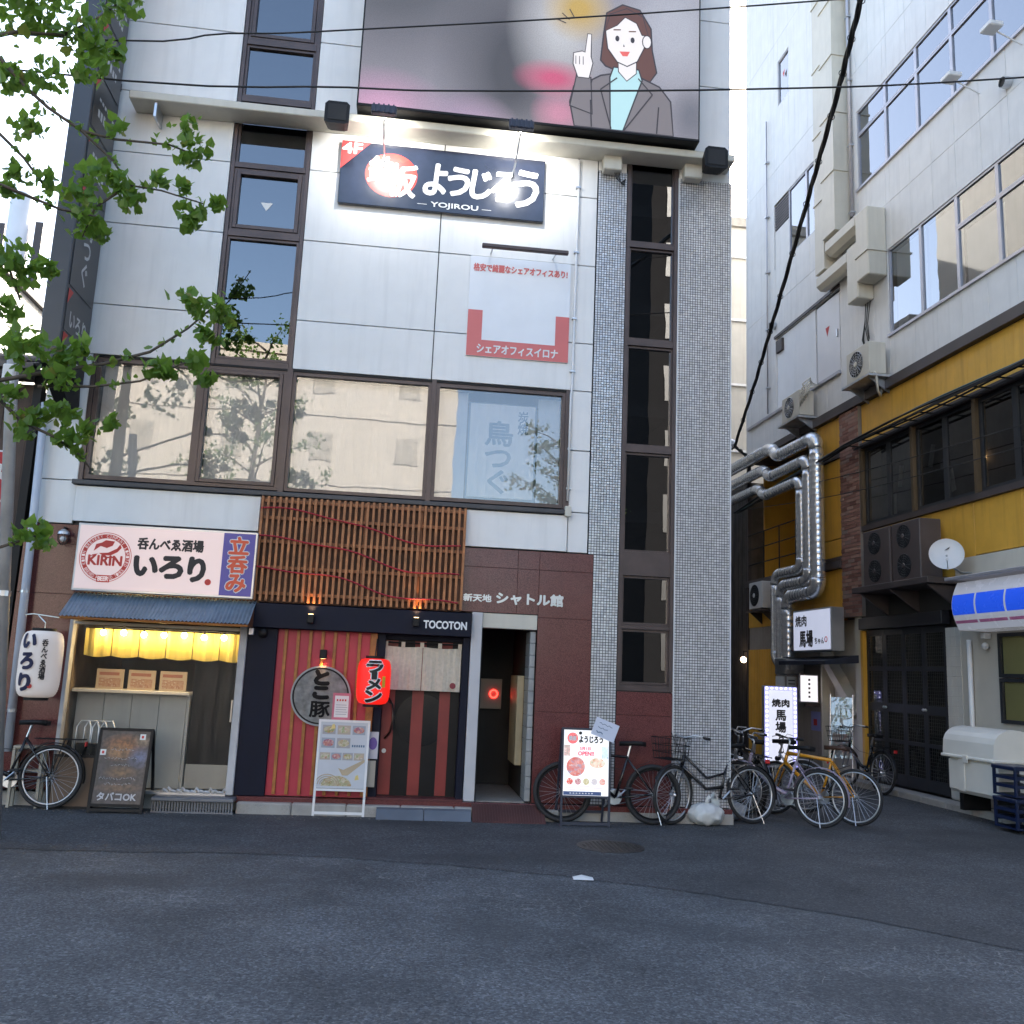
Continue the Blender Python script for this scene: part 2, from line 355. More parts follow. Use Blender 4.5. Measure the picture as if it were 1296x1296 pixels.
# backing, core, roof
mb=MB()
for x0,x1,z0,z1 in ((-4.33,-2.52,5.17,13.6),(-1.55,2.16,5.17,13.6),(2.17,3.95,8.62,13.6),(-4.33,-3.87,3.1,5.17),(1.9,2.54,.15,8.62),(3.25,3.95,.15,8.62)):
    mb=MB().box(x0+.01,x1-.002,11.005,11.06,z0,z1); B.part('backing',mb,M_joint)
B.part('backing',MB().box(-3.86,1.9,10.99,11.04,3.1,3.58),M_joint)
B.part('core_wall',MB().box(-4.33,3.95,13.4,19,0,13.6),M_core)
B.part('side_wall',MB().box(-4.345,-4.30,11.07,19.01,0,13.62),M_side)
B.part('side_wall',MB().box(3.92,3.965,11.07,19.01,0,13.62),M_side)
B.part('roof',MB().box(-4.4,4.02,10.9,19.1,13.62,13.9),M_concrete)
for z0,z1 in ((2.42,3.09),(5.6,5.75),(8.8,8.95)): B.part('floor_slab',MB().box(-4.29,2.2,11.075,13.39,z0,z1),M_core)
B.part('ground_slab',MB().box(-4.3,3.9,10.97,13.39,.0,.17),M_concrete)
B.part('plinth',MB().box(-1.74,3.96,10.86,10.968,.10,.175,.006),M_granite)
for x0,x1 in ((-1.77,-1.71),(.70,.79),(1.60,1.68),(2.2,2.26)): B.part('partition',MB().box(x0,x1,11.07,13.38,.172,2.41),M_core)
# granite slabs
def slab(x0,x1,z0,z1,y=10.93): return B.part('granite_slab',MB().box(x0+.0015,x1-.0015,y+rnd.uniform(-.001,.001),y+.035,z0+.0015,z1-.0015,.002),M_granite)
gz=[.18,1.215,2.315,2.885,3.11]
for a,b in zip(gz,gz[1:]):
    slab(-4.36,-3.74,a,b); slab(1.575,2.232,a,b)
for x0,x1 in ((.655,1.312),(1.312,1.575)):
    slab(x0,x1,2.345,2.885); slab(x0,x1,2.885,3.11)
slab(-3.74,-1.77,2.34,3.11); slab(2.555,3.238,.18,1.215); slab(2.555,3.238,1.215,1.49)
B.part('granite_backing',MB().box(-4.35,-3.75,10.97,11.03,.15,3.1),M_joint); B.part('granite_backing',MB().box(-3.75,2.22,10.97,11.03,2.35,3.1),M_joint); B.part('granite_backing',MB().box(1.58,2.22,10.97,11.03,.15,2.345),M_joint); B.part('granite_backing',MB().box(2.55,3.24,10.97,11.03,.15,1.5),M_joint)
# mosaic pillars
m,nt,p=newmat('mosaic_tile'); L=nt.links
ge=nt.nodes.new('ShaderNodeNewGeometry'); c=ramp(nt,ge.outputs['Random Per Island'],[(0,(.54,.54,.56)),(.4,(.66,.66,.68)),(.8,(.76,.76,.77)),(1,(.58,.57,.55))]); c=mixc(nt,ramp(nt,noise(nt,3,5,stretch=(3,3,.25)),[(.45,0),(.75,.3)]),c,(.30,.29,.27)); L.new(c,p.inputs['Base Color'])
p.inputs['Roughness'].default_value=.2; p.inputs['Metallic'].default_value=.2; p.inputs['Coat Weight'].default_value=.2; M_tile=m
def mosaic(x0,x1,z0,z1,y=10.94):
    B.part('pillar_core',MB().box(x0,x1,y+.004,11.0,z0,z1),mat('grout',(.035,.035,.037),.8,var=.2))
    P=.0328; nx=int((x1-x0)/P); px=(x1-x0)/nx; nz=int((z1-z0)/P); pz=(z1-z0)/nz; mb=MB(); t=.0036
    for i in range(nx):
        for j in range(nz):
            a,b=x0+i*px+t,x0+(i+1)*px-t; c,d=z0+j*pz+t,z0+(j+1)*pz-t; u,v=rnd.uniform(-.0004,.0004),rnd.uniform(-.0004,.0004)
            q=[(a,y+u+v,c),(b,y-u+v,c),(b,y-u-v,d),(a,y+u-v,d)]; r=[(X,y+.005,Z) for X,_,Z in q]
            mb.add(q+r,[(0,1,2,3),(0,4,5,1),(1,5,6,2),(2,6,7,3),(3,7,4,0)])
    return B.part('mosaic_facing',mb,M_tile,kind='stuff')
mosaic(2.235,2.55,.18,3.11); mosaic(2.165,2.55,3.115,8.2); mosaic(3.25,3.95,.18,8.2)
for x in (3.243,3.951): B.part('corner_bead',MB().box(x,x+.012,10.925,10.99,.18,8.2),M_wplastic)
# windows
def window(T,x0,x1,z0,z1,y,fw,pane,fm=M_brown,dep=.06,blind=None,sash=0,parent=None,back=.09):
    mb=MB()
    for a,b,c,d in ((x0,x0+fw,z0,z1),(x1-fw,x1,z0,z1),(x0+fw,x1-fw,z0,z0+fw),(x0+fw,x1-fw,z1-fw,z1)): mb.box(a,b,y,y+dep,c,d)
    w=T.part('window',mb,fm)
    g=fw
    if sash:
        mb=MB(); s0=fw+.004
        for a,b,c,d in ((x0+s0,x0+s0+sash,z0+s0,z1-s0),(x1-s0-sash,x1-s0,z0+s0,z1-s0),(x0+s0+sash,x1-s0-sash,z0+s0,z0+s0+sash),(x0+s0+sash,x1-s0-sash,z1-s0-sash,z1-s0)): mb.box(a,b,y-.012,y+dep-.01,c,d,.004)
        T.part('sash',mb,fm,parent=w); g=s0+sash
    T.part('pane',MB().plate(x0+g-.004,x1-g+.004,z0+g-.004,z1-g+.004,y+dep*.6),pane,parent=w)
    if blind: T.part('blind',MB().plate(x0+g,x1-g,z0+g,z1-g,y+dep+back),blind,parent=w)
    return w
M_blind=mat('roller_blind',(.84,.82,.78),.8,var=.04); M_blind2=mat('paper_screen',(.50,.55,.60),.8,var=.05)
window(B,-3.81,-2.60,3.665,5.14,10.965,.05,M_glass2,blind=M_blind)
window(B,-2.60,-1.60,3.665,5.14,10.965,.04,M_glass2,blind=M_blind,sash=.045)
window(B,-1.53,.15,3.665,5.14,10.965,.04,M_glass2,blind=M_blind)
w=window(B,.21,1.83,3.665,5.14,10.965,.045,M_glass2)
B.part('blind',MB().plate(.23,.62,3.7,5.1,11.16),M_blind2,parent=w); B.part('blind',MB().plate(1.52,1.80,3.7,5.1,11.19),M_blind2,parent=w)
for x0,x1 in ((-1.60,-1.53),(.15,.21),(-3.86,-3.81),(1.83,1.90)): B.part('mullion',MB().box(x0+.001,x1-.001,10.94,11.04,3.62,5.17),M_brown)
B.part('window_sill',MB().box(-3.9,1.86,10.87,10.985,3.58,3.635,.006),mat('dark_sill',(.055,.055,.06),.5,var=.2))
B.part('head_shadow_strip',MB().box(-3.81,1.83,10.955,11.05,5.142,5.168),M_black)  # black strip painted in as the shadow line above the windows
lz=[(5.25,6.83,0),(6.91,7.75,.05),(7.80,8.66,0),(8.74,9.47,0),(9.56,10.5,.05),(10.58,11.5,0),(11.6,12.5,0),(12.6,13.5,0)]
for z0,z1,s in lz: window(B,-2.47,-1.60,z0,z1,10.985,.03,M_mirror,sash=s)
for x in (-2.515,-1.595): B.part('mullion',MB().box(x,x+.043,10.96,11.06,5.17,13.6),M_brown)
for z in (5.17,6.835,7.755,8.665,9.475,10.505,11.505,12.505): B.part('transom',MB().box(-2.47,-1.60,10.965,11.05,z,z+.07),M_brown)
window_glazed=[(7.25,8.58),(5.92,7.17),(4.52,5.83),(3.18,4.43),(2.29,2.88),(1.58,2.23)]
for z0,z1 in window_glazed: window(B,2.60,3.20,z0,z1,10.975,.025,M_glassd)
for x in (2.555,3.195): B.part('mullion',MB().box(x,x+.045,10.935,11.05,1.5,8.62),M_brown)
for z0,z1 in ((8.585,8.62),(7.175,7.245),(5.835,5.915),(4.435,4.515),(2.885,3.175),(2.235,2.285),(1.5,1.575)): B.part('transom',MB().box(2.60,3.195,10.945,11.04,z0,z1),M_brown)
for z in (2.2,3.6,5.0,6.4,7.8): B.part('stair_landing',MB().box(2.57,3.22,11.3,13.3,z,z+.15),M_core)
B.part('white_sticker',MB().poly([(-2.12,11.02-.004,7.33),(-1.97,11.016,7.33),(-2.045,11.016,7.22)]),M_paper)
# board with brushed lettering inside the second-floor window
bd=B.part('interior_sign',MB().box(.66,1.48,11.17,11.20,3.78,4.98),mat('sign_paper',(.62,.66,.70),.7,var=.03))
B.part('sign_frame',MB().box(.64,1.50,11.202,11.22,3.76,5.0),flat('grey_blue',(.14,.19,.26)),parent=bd)
M_bl=flat('blue_ink',(.09,.16,.26))
B.text('lettering','鳥つぐ',(.34,.92),(1.03,11.168,4.30),EX,EZ,M_bl,parent=bd,bold=.009,vertical=True); B.text('lettering','炭焼',(.13,.30),(1.33,11.168,4.76),EX,EZ,M_bl,parent=bd,bold=.003,vertical=True)
# ground-floor entrance
B.part('pillar',MB().box(.785,.912,10.90,11.05,.18,2.34,.004),mat('pale_pillar',(.50,.50,.52),.4,var=.04))
B.part('lintel',MB().box(.914,1.572,10.94,11.1,2.165,2.34,.004),M_cream)
M_gtile=mat('grey_tile',(.30,.31,.31),.35,var=.12)
for j in range(14):
    B.part('jamb_tile',MB().box(1.50,1.565,10.975,11.35,.19+j*.14,.325+j*.14,.003),M_gtile)
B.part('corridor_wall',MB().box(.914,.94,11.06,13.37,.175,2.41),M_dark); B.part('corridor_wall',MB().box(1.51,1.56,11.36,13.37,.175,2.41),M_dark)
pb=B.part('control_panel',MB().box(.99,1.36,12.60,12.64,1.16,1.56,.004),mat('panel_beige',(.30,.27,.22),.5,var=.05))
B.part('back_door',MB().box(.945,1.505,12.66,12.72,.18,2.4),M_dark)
rg=MB().torus((1.25,12.59,1.36),.05,.010,'y',24,6); B.part('ring_light',rg,flat('ring_red',(1,.03,.02),es=1.6),parent=pb)
for j in range(6):
    mbx=B.part('letter_box',MB().box(1.42,1.505,11.40+j*.12,11.505+j*.12,.55+.0*j,1.62,.006),mat('mailbox',(.42,.35,.22),.4,var=.15))
B.part('floor_tiles',MB().box(.945,1.50,10.98,12.6,.172,.18),mat('terrazzo',(.34,.33,.30),.3,var=.2,vs_=20))
mbt=B.text('building_name','新天地',(.33,.085),(.84,10.925,2.513),EX,EZ,M_alu,bold=.004); B.text('building_name','シャトル館',(.80,.135),(1.47,10.925,2.525),EX,EZ,M_alu,bold=.007)
# fascia beam with speakers and junction boxes
B.part('fascia_beam',MB().box(-3.72,3.9,10.62,10.945,8.33,8.43,.01),M_cream)
B.part('fascia_bracket',MB().box(-3.42,-3.39,10.66,10.94,8.14,8.325),M_steel)
def speaker(x,z):
    T=Thing('loudspeaker','black outdoor loudspeaker hanging under the fascia '+('left' if x<0 else 'by the mosaic pillar').replace('left','beside the lit sign'),'speaker',(x,10.5,z-.14))
    c=T.part('cabinet',MB().prism([(-.15,-.13),(-.10,-.15),(.10,-.15),(.15,-.13),(.15,.1),(.11,.14),(-.11,.14),(-.15,.1)],lambda a,b:(x+a,10.38,z+b),lambda a,b:(x+a*.8,10.6,z+b*.8)),M_black)
    T.part('grille',MB().box(x-.11,x+.11,10.372,10.378,z-.11,z+.10),mat('speaker_mesh',(.02,.02,.021),.8,bump=.3,bs=300),parent=c)
    T.part('bracket',MB().box(x-.02,x+.02,10.5,10.64,z+.12,z+.18),M_steel)
speaker(-1.2,8.28); speaker(3.57,8.22)
for x0,x1 in ((2.2,2.44),(3.28,3.52)): solo('junction_box','cream electrical box at the top of the '+('narrow' if x0<3 else 'wide')+' mosaic pillar','box',MB().box(x0,x1,10.78,10.93,8.14,8.37,.012),M_cream)
mb=MB()
for i in range(4): mb.tube([(2.36+.02*i,10.86,8.14),(2.38+.02*i,10.84,8.05-.02*i),(2.45+.015*i,10.88,8.02-.01*i),(2.52,10.92,8.1)],.006,5)
solo('cable_loop','black cables looping below the cream box on the narrow pillar','cable',mb,M_rubber,kind='stuff')
# downpipes
T=Thing('drainpipe','pale blue white drainpipe down the left edge of the building','pipe',(-4.22,10.86,.55))
T.part('pipe',MB().tube([(-4.29,10.85,4.5),(-4.25,10.85,3.0),(-4.20,10.85,.58)],.045,12),mat('pipe_blue_white',(.50,.54,.62),.4,var=.05),smooth=True)
for z in (4.2,2.3,1.0): T.part('clip',MB().lathe([(.05,0),(.05,.03)],(-4.29+.09*(4.5-z)/3.9,10.85,z),12),M_steel)
T=Thing('conduit','thin white conduit on the white wall beside the poster','pipe',(1.93,10.92,3.7))
T.part('pipe',MB().tube([(1.90,10.925,8.3),(1.90,10.925,5.2),(1.885,10.905,5.1),(1.885,10.905,3.75)],.016,8),M_wplastic,smooth=True)
for z in (7.9,7.0,6.1,5.4,4.4,3.9): T.part('clip',MB().box(1.865,1.925,10.9,10.945,z,z+.02),M_steel)
T.part('junction',MB().box(1.85,1.93,10.86,10.912,3.55,3.68,.008),M_cream)
# ------------------------------------------------------------------ LED screen
T=Thing('led_screen','large LED advertising screen showing a drawn woman in a grey jacket','screen',(1.2,10.6,8.45))
T.part('housing',MB().box(-.985,3.375,10.47,10.9,8.455,11.6,.01),M_black)
pm=picture('screen_picture',(.22,.20,.215),[((-.6,10.46,10.2),(2.2,1,1.6),(.085,.08,.085)),((.9,10.46,9.2),(1.0,1,2.0),(.06,.056,.06)),((-.7,10.46,8.5),(.9,1,.55),(.34,.19,.26)),((.35,10.46,8.4),(.7,1,.45),(.30,.21,.27)),((1.55,10.46,9.9),(.75,1,1.2),(.40,.38,.37)),((1.75,10.46,10.15),(.5,1,.5),(.42,.27,.07)),((1.45,10.46,9.12),(.55,1,.28),(.45,.08,.14)),((1.55,10.46,8.65),(.4,1,.35),(.42,.18,.23)),((3.0,10.46,10.0),(.9,1,1.2),(.34,.33,.35)),((3.25,10.46,8.8),(.3,1,.5),(.14,.135,.15))],es=.15,rough=.6,fine=.25,fscale=90,org=(1.2,10.6,8.45))
sx=10.468
scr=T.part('display',MB().plate(-.965,3.355,8.49,11.58,sx),pm)
def draw(name,pts,col,k,es=.15,closed=True):
    pts=[(2.38+(x-2.38)*1.06,8.5+(z-8.5)*1.17) for x,z in pts]
    T.part(name,MB().poly([(x,sx-.001*k,z) for x,z in pts]),flat('screen_'+name+str(k),col,es=es),parent=scr)
def ell(cx,cz,rx,rz,n=24,a0=0,a1=2*PI): return [(cx+rx*math.cos(a0+(a1-a0)*i/n),cz+rz*math.sin(a0+(a1-a0)*i/n)) for i in range(n)]
INK=(.035,.03,.035)
def grow(pts,d):
    cx=sum(p[0] for p in pts)/len(pts); cz=sum(p[1] for p in pts)/len(pts); n=len(pts); out=[]
    for i in range(n):
        a=Vector(pts[i-1]);b=Vector(pts[i]);c=Vector(pts[(i+1)%n]); e1=(b-a).normalized(); e2=(c-b).normalized(); nn=Vector((e1.y+e2.y,-(e1.x+e2.x)))
        nn=nn.normalized() if nn.length>1e-6 else Vector((0,0)); out.append((b.x+nn.x*d,b.y+nn.y*d))
    return out
def inked(name,pts,col,k,d=.02):
    area=sum(pts[i-1][0]*pts[i][1]-pts[i][0]*pts[i-1][1] for i in range(len(pts)))
    if area<0: pts=pts[::-1]
    draw('outline',grow(pts,d),INK,k); draw(name,pts,col,k+.5)
SKIN=(.62,.56,.53); HAIR=(.10,.045,.035); JKT=(.15,.13,.13); SHIRT=(.34,.50,.50)
X,Z=2.38,9.62   # head centre
inked('hair',[(X-.27,Z+.02),(X-.24,Z+.28),(X-.05,Z+.40),(X+.16,Z+.36),(X+.30,Z+.15),(X+.32,Z-.12),(X+.38,Z-.38),(X+.30,Z-.50),(X+.12,Z-.42),(X-.10,Z-.40),(X-.24,Z-.36),(X-.30,Z-.30)],HAIR,1)
inked('jacket',[(X-.30,Z-.50),(X-.10,Z-.45),(X+.15,Z-.46),(X+.42,Z-.56),(X+.56,Z-.72),(X+.60,Z-1.12),(X-.60,Z-1.12),(X-.66,Z-.85),(X-.62,Z-.66),(X-.47,Z-.62),(X-.45,Z-.75),(X-.40,Z-.56)],JKT,2)
inked('shirt',[(X-.14,Z-.38),(X+.16,Z-.38),(X+.20,Z-.50),(X-.02,Z-1.12),(X-.16,Z-1.12),(X-.18,Z-.50)],SHIRT,3)
inked('neck',[(X-.09,Z-.26),(X+.13,Z-.26),(X+.13,Z-.42),(X+.02,Z-.52),(X-.08,Z-.42)],SKIN,4,.012)
inked('face',[(X-.25,Z+.05),(X-.22,Z-.15),(X-.10,Z-.30),(X+.02,Z-.34),(X+.14,Z-.27),(X+.22,Z-.1),(X+.24,Z+.1),(X+.15,Z+.26),(X-.05,Z+.28),(X-.2,Z+.2)],SKIN,5,.014)
inked('ear',ell(X+.26,Z-.02,.05,.075,12),SKIN,6,.012)
inked('fringe',[(X-.26,Z+.06),(X-.20,Z+.27),(X+.0,Z+.36),(X+.2,Z+.28),(X+.27,Z+.06),(X+.20,Z+.06),(X+.13,Z+.20),(X-.02,Z+.26),(X-.12,Z+.15)],HAIR,7,.012)
for dx in (-.11,.08): draw('eye',ell(X+dx,Z-.02,.026,.036,12),INK,8); draw('brow',[(X+dx-.05,Z+.075),(X+dx+.04,Z+.085),(X+dx+.04,Z+.10),(X+dx-.05,Z+.09)],HAIR,8)
draw('mouth',[(X-.08,Z-.175),(X+.05,Z-.165),(X+.02,Z-.225),(X-.04,Z-.228)],(.55,.10,.09),8)
draw('nose',[(X-.03,Z-.08),(X-.015,Z-.11),(X-.035,Z-.115)],INK,8)
for a,b in (((X-.10,Z-.50),(X-.30,Z-.66)),((X+.16,Z-.48),(X+.34,Z-.66)),((X-.30,Z-.66),(X-.16,Z-1.12)),((X+.34,Z-.66),(X+.0,Z-1.12)),((X+.42,Z-.80),(X+.40,Z-1.12)),((X-.42,Z-.8),(X-.40,Z-1.12))):
    d=Vector((b[0]-a[0],b[1]-a[1])).normalized(); nx,nz=-d.y*.008,d.x*.008
    draw('fold_line',[(a[0]+nx,a[1]+nz),(b[0]+nx,b[1]+nz),(b[0]-nx,b[1]-nz),(a[0]-nx,a[1]-nz)],INK,8)
HX,HZ=X-.52,Z-.34
inked('sleeve',[(HX-.07,HZ-.17),(HX+.09,HZ-.20),(HX+.12,HZ-.62),(HX-.14,HZ-.55)],JKT,6)
inked('hand',[(HX-.06,HZ-.2),(HX-.12,HZ-.05),(HX-.12,HZ+.08),(HX-.02,HZ+.11),(HX+.02,HZ+.10),(HX+.045,HZ+.33),(HX+.085,HZ+.33),(HX+.085,HZ+.06),(HX+.11,HZ-.02),(HX+.07,HZ-.2)],SKIN,9,.012)
for i in range(3): draw('finger_line',[(HX-.10+.045*i,HZ+.05),(HX-.092+.045*i,HZ+.05),(HX-.088+.045*i,HZ-.05),(HX-.097+.045*i,HZ-.05)],INK,11)
for a in (120,140,160):
    c,s_=math.cos(R(a)),math.sin(R(a)); p0=(HX-.02+.22*c,HZ+.38+.16*s_); p1=(HX-.02+.34*c,HZ+.38+.27*s_)
    draw('spark_line',[(p0[0]-s_*.006,p0[1]+c*.006),(p1[0]-s_*.006,p1[1]+c*.006),(p1[0]+s_*.006,p1[1]-c*.006),(p0[0]+s_*.006,p0[1]-c*.006)],INK,8)
# ------------------------------------------------------------------ fourth-floor sign and its floodlights
T=Thing('restaurant_sign','dark navy sign with white brush letters, red disc and 4F corner','sign',(.14,10.9,7.36))
bd=T.part('board',MB().box(-1.165,1.446,10.885,10.94,7.365,8.22,.006),mat('sign_navy',(.022,.026,.045),.22,var=.35,vs_=2.5,coat=.6))
T.part('corner_flash',MB().poly([(-1.163,10.883,8.217),(-.80,10.883,8.217),(-1.163,10.883,7.83)]),flat('flash_red',(.62,.05,.05)),parent=bd)
T.text('floor_number','4F',(.24,.14),(-1.03,10.882,8.12),EX,EZ,M_whiteink,parent=bd,bold=.008)
T.part('red_disc',MB().poly([(x,10.883,z) for x,z in ell(-.52,7.80,.33,.30,40)]),foodmat('disc_red',[(.50,.03,.02),(.62,.07,.04),(.45,.02,.02)],9),parent=bd)
T.text('lettering','鉄',(.30,.36),(-.66,10.880,7.86),EX,EZ,M_whiteink,parent=bd,bold=.012,shear=.1); T.text('lettering','板',(.36,.44),(-.38,10.880,7.74),EX,EZ,M_whiteink,parent=bd,bold=.013,shear=.1)
for ch,x,z,w,h in (('よ',.04,7.80,.28,.42),('う',.34,7.80,.26,.38),('じ',.62,7.79,.25,.38),('ろ',.90,7.79,.27,.40),('う',1.20,7.79,.32,.50)): T.text('lettering',ch,(w,h),(x,10.880,z),EX,EZ,M_whiteink,parent=bd,bold=.016,shear=.12)
T.text('lettering','YOJIROU',(.60,.085),(.30,10.880,7.45),EX,EZ,M_whiteink,parent=bd,bold=.003)
for x in (-.12,.70): T.part('rule',MB().plate(x-.05,x+.07,7.448,7.454,10.881),M_whiteink,parent=bd)
for x,lb in ((-.62,'red disc'),(1.03,'last letters')):
    T=Thing('floodlight','small LED floodlight on an arm lighting the navy sign above its '+lb,'floodlight',(x,10.1,8.1),group='floodlights over the navy sign')
    T.part('arm',MB().tube([(x,10.9,7.98),(x,10.45,8.02),(x,10.16,8.12)],.012,6),M_steel)
    h=T.part('head',MB().box(x-.15,x+.15,10.05,10.13,8.12,8.23,.01),mat('lamp_blue',(.03,.035,.06),.4))
    for i in range(5): T.part('fin',MB().box(x-.13+.058*i,x-.11+.058*i,10.03,10.049,8.125,8.225),mat('lamp_blue'),parent=h)
    T.part('lens',MB().quad((x-.13,10.132,8.13),(x+.13,10.132,8.13),(x+.13,10.132,8.22),(x-.13,10.132,8.22)),flat('led_lens',(1,1,.97),es=8),parent=h)
    l=bpy.data.lights.new('floodlight_beam','SPOT'); l.energy=20; l.spot_size=R(125); l.spot_blend=.8; l.color=(1,.98,.94); l.shadow_soft_size=.06
    lo=bpy.data.objects.new('floodlight_beam',l); COL.objects.link(lo); lo.parent=T.e; lo.location=(0,.06,.06); lo.rotation_euler=Vector((0,-.80,.22)).to_track_quat('Z','Y').to_euler()
# ------------------------------------------------------------------ share-office poster (its code square left blank)
T=Thing('office_poster','white and salmon red wall poster for shared offices','poster',(1.19,10.93,5.516))
bd=T.part('sheet',MB().box(.545,1.836,10.925,10.945,5.516,6.84),mat('poster_white',(.80,.82,.85),.35,var=.03))
M_sal=flat('salmon_print',(.66,.16,.15),.4)
T.part('red_print',MB().add([(.547,10.9225,5.518),(1.834,10.9225,5.518),(1.834,10.9225,5.73),(.547,10.9225,5.73),(.547,10.9225,6.12),(.73,10.9225,6.12),(.73,10.9225,5.73),(1.66,10.9225,5.73),(1.66,10.9225,6.12),(1.834,10.9225,6.12)],[(0,1,2,3),(3,6,5,4),(7,2,9,8)]),M_sal,parent=bd)
T.text('lettering','格安で綺麗なシェアオフィスあり!',(1.20,.10),(1.19,10.922,6.69),EX,EZ,M_sal,parent=bd,bold=.004); T.text('lettering','シェアオフィスイロナ',(1.02,.115),(1.19,10.920,5.615),EX,EZ,M_whiteink,parent=bd,bold=.004)
T=Thing('poster_lamp','flat grey lamp bar projecting over the white and salmon poster','lamp',(1.2,10.6,6.9))
T.part('housing',MB().box(.66,1.74,10.56,10.62,6.80,6.85,.008),M_brown)
for x in (.8,1.6): T.part('arm',MB().tube([(x,10.62,6.83),(x,10.95,6.90)],.01,6),M_steel)
# ------------------------------------------------------------------ tenant blade sign
T=Thing('blade_sign','tall dark grey tenant sign standing out from the wall','sign',(-4.0,10.45,4.72))
M_bs=mat('sign_grey',(.045,.048,.058),.35,var=.1)
T.part('case',MB().box(-4.11,-3.90,10.0,10.85,4.74,13.0,.006),M_bs)
T.part('wall_bracket',MB().prism([(10.05,4.735),(10.85,4.735),(10.9,4.5),(10.75,4.35),(10.6,4.4)],lambda a,b:(-4.08,a,b),lambda a,b:(-3.93,a,b)),M_black)
mk=MB().box(-4.08,-3.93,10.851,10.96,5.2,5.3); T.part('wall_arm',mk,M_black)
T.part('wall_arm',MB().box(-4.08,-3.93,10.851,10.96,8.6,8.7),M_black)
M_bsf=flat('blade_face',(.03,.03,.033),.3); M_bst=flat('blade_text',(.55,.55,.55)); M_bsr=flat('blade_red',(.5,.05,.04))
def tenant(z0,z1):
    f=T.part('tenant_panel',MB().box(-3.899,-3.892,10.06,10.80,z0,z1,.002),M_bsf)
    T.part('red_corner',MB().poly([(-3.891,10.06,z1-.005),(-3.891,10.06,z1-.18),(-3.891,10.20,z1-.005)]),M_bsr,parent=f); return f
f=tenant(5.14,5.62); T.text('lettering','いろり',(.50,.20),(-3.891,10.43,5.31),(0,1,0),EZ,M_bst,parent=f,bold=.005)
f=tenant(4.78,5.12); T.text('lettering','とこ',(.34,.17),(-3.891,10.45,4.96),(0,1,0),EZ,M_bst,parent=f,bold=.006)
f=tenant(5.66,6.86); T.text('lettering','鳥つぐ',(.24,.86),(-3.891,10.42,6.22),(0,1,0),EZ,M_bst,parent=f,bold=.005,vertical=True)
for z0,z1 in ((6.9,7.55),(7.6,8.25),(8.3,8.95),(9.0,9.65),(9.7,10.35)):      # worn lettering, too small to read
    f=tenant(z0,z1)
    for r_,(zz,hh,n) in enumerate(((z0+.40,.05,6),(z0+.20,.13,5))):
        for k in range(n): T.part('letter_mark',MB().box(-3.8915,-3.8905,10.22+k*.09,10.22+k*.09+.055,zz,zz+hh*rnd.uniform(.6,1)),M_bst,parent=f)
# ------------------------------------------------------------------ standing bar (left shop)
T=Thing('shop_sign','pink white lightbox sign with red beer emblem and purple strip','sign',(-2.72,10.75,2.35))
M_lb=mat('lightbox_pink',(.72,.56,.53),.35,var=.02,emit=(.95,.72,.66),es=.07)
bx=T.part('box',MB().box(-3.715,-1.735,10.74,10.925,2.35,3.115,.006),M_alu)
T.part('face',MB().box(-3.69,-2.115,10.733,10.741,2.375,3.09),M_lb); M_pur=mat('purple_strip',(.07,.055,.26),.4,var=.03,emit=(.12,.1,.4),es=.03)
T.part('purple_face',MB().box(-2.113,-1.76,10.733,10.741,2.375,3.09),M_pur)
yk=10.732; M_er=flat('emblem_red',(.62,.06,.045)); M_brk=flat('brush_black',(.028,.024,.024))
def ringmb(cx,cz,r0,r1,y,n=48):
    mb=MB()
    for i in range(n):
        a,b=2*PI*i/n,2*PI*(i+1)/n
        mb.quad((cx+r0*math.cos(a),y,cz+r0*math.sin(a)),(cx+r1*math.cos(a),y,cz+r1*math.sin(a)),(cx+r1*math.cos(b),y,cz+r1*math.sin(b)),(cx+r0*math.cos(b),y,cz+r0*math.sin(b)))
    return mb
em=T.part('emblem_ring',ringmb(-3.385,2.735,.275,.282,yk),M_er); T.part('emblem_band',ringmb(-3.385,2.735,.215,.262,yk),M_er,parent=em)
mb=MB()
for i,ch in enumerate('KIRIN BREWERY COMPANY LIMITED'):
    if ch==' ': continue
    a=R(200-i*(220/28)); c,s_=math.cos(a),math.sin(a); g=textmb(ch,(.022,.034),(-3.385+.2385*c,yk-.0005,2.735+.2385*s_),(s_,0,-c),(c,0,s_)); mb.add(g.V,g.F)
for i,ch in enumerate('BREWED FOR GOOD TIMES'):
    if ch==' ': continue
    a=R(215+i*(110/20)); c,s_=math.cos(a),math.sin(a); g=textmb(ch,(.020,.034),(-3.385+.2385*c,yk-.0005,2.735+.2385*s_),(-s_,0,c),(-c,0,-s_)); mb.add(g.V,g.F)
T.part('emblem_lettering',mb,M_lb,parent=em,kind='stuff')
T.text('lettering','KIRIN',(.36,.105),(-3.385,yk,2.70),EX,EZ,M_er,bold=.006)
T.part('emblem_plate',MB().plate(-3.455,-3.315,2.455,2.535,yk-.001),M_er,parent=em); T.text('lettering','BEER',(.11,.05),(-3.385,yk-.002,2.495),EX,EZ,M_lb,parent=em,bold=.002)
for pts in ([(-3.52,2.80),(-3.45,2.86),(-3.38,2.84),(-3.32,2.87),(-3.30,2.92),(-3.40,2.93),(-3.44,2.90),(-3.50,2.88)],[(-3.46,2.78),(-3.36,2.79),(-3.27,2.84),(-3.24,2.89),(-3.22,2.85),(-3.26,2.80),(-3.33,2.76),(-3.42,2.755)],[(-3.24,2.90),(-3.21,2.94),(-3.19,2.90),(-3.20,2.87)],[(-3.53,2.76),(-3.47,2.775),(-3.48,2.76),(-3.55,2.74)],[(-3.40,2.74),(-3.28,2.75),(-3.27,2.735),(-3.38,2.725)]): T.part('emblem_beast',MB().poly([(x,yk-.0005,z) for x,z in pts]),M_er,parent=em)
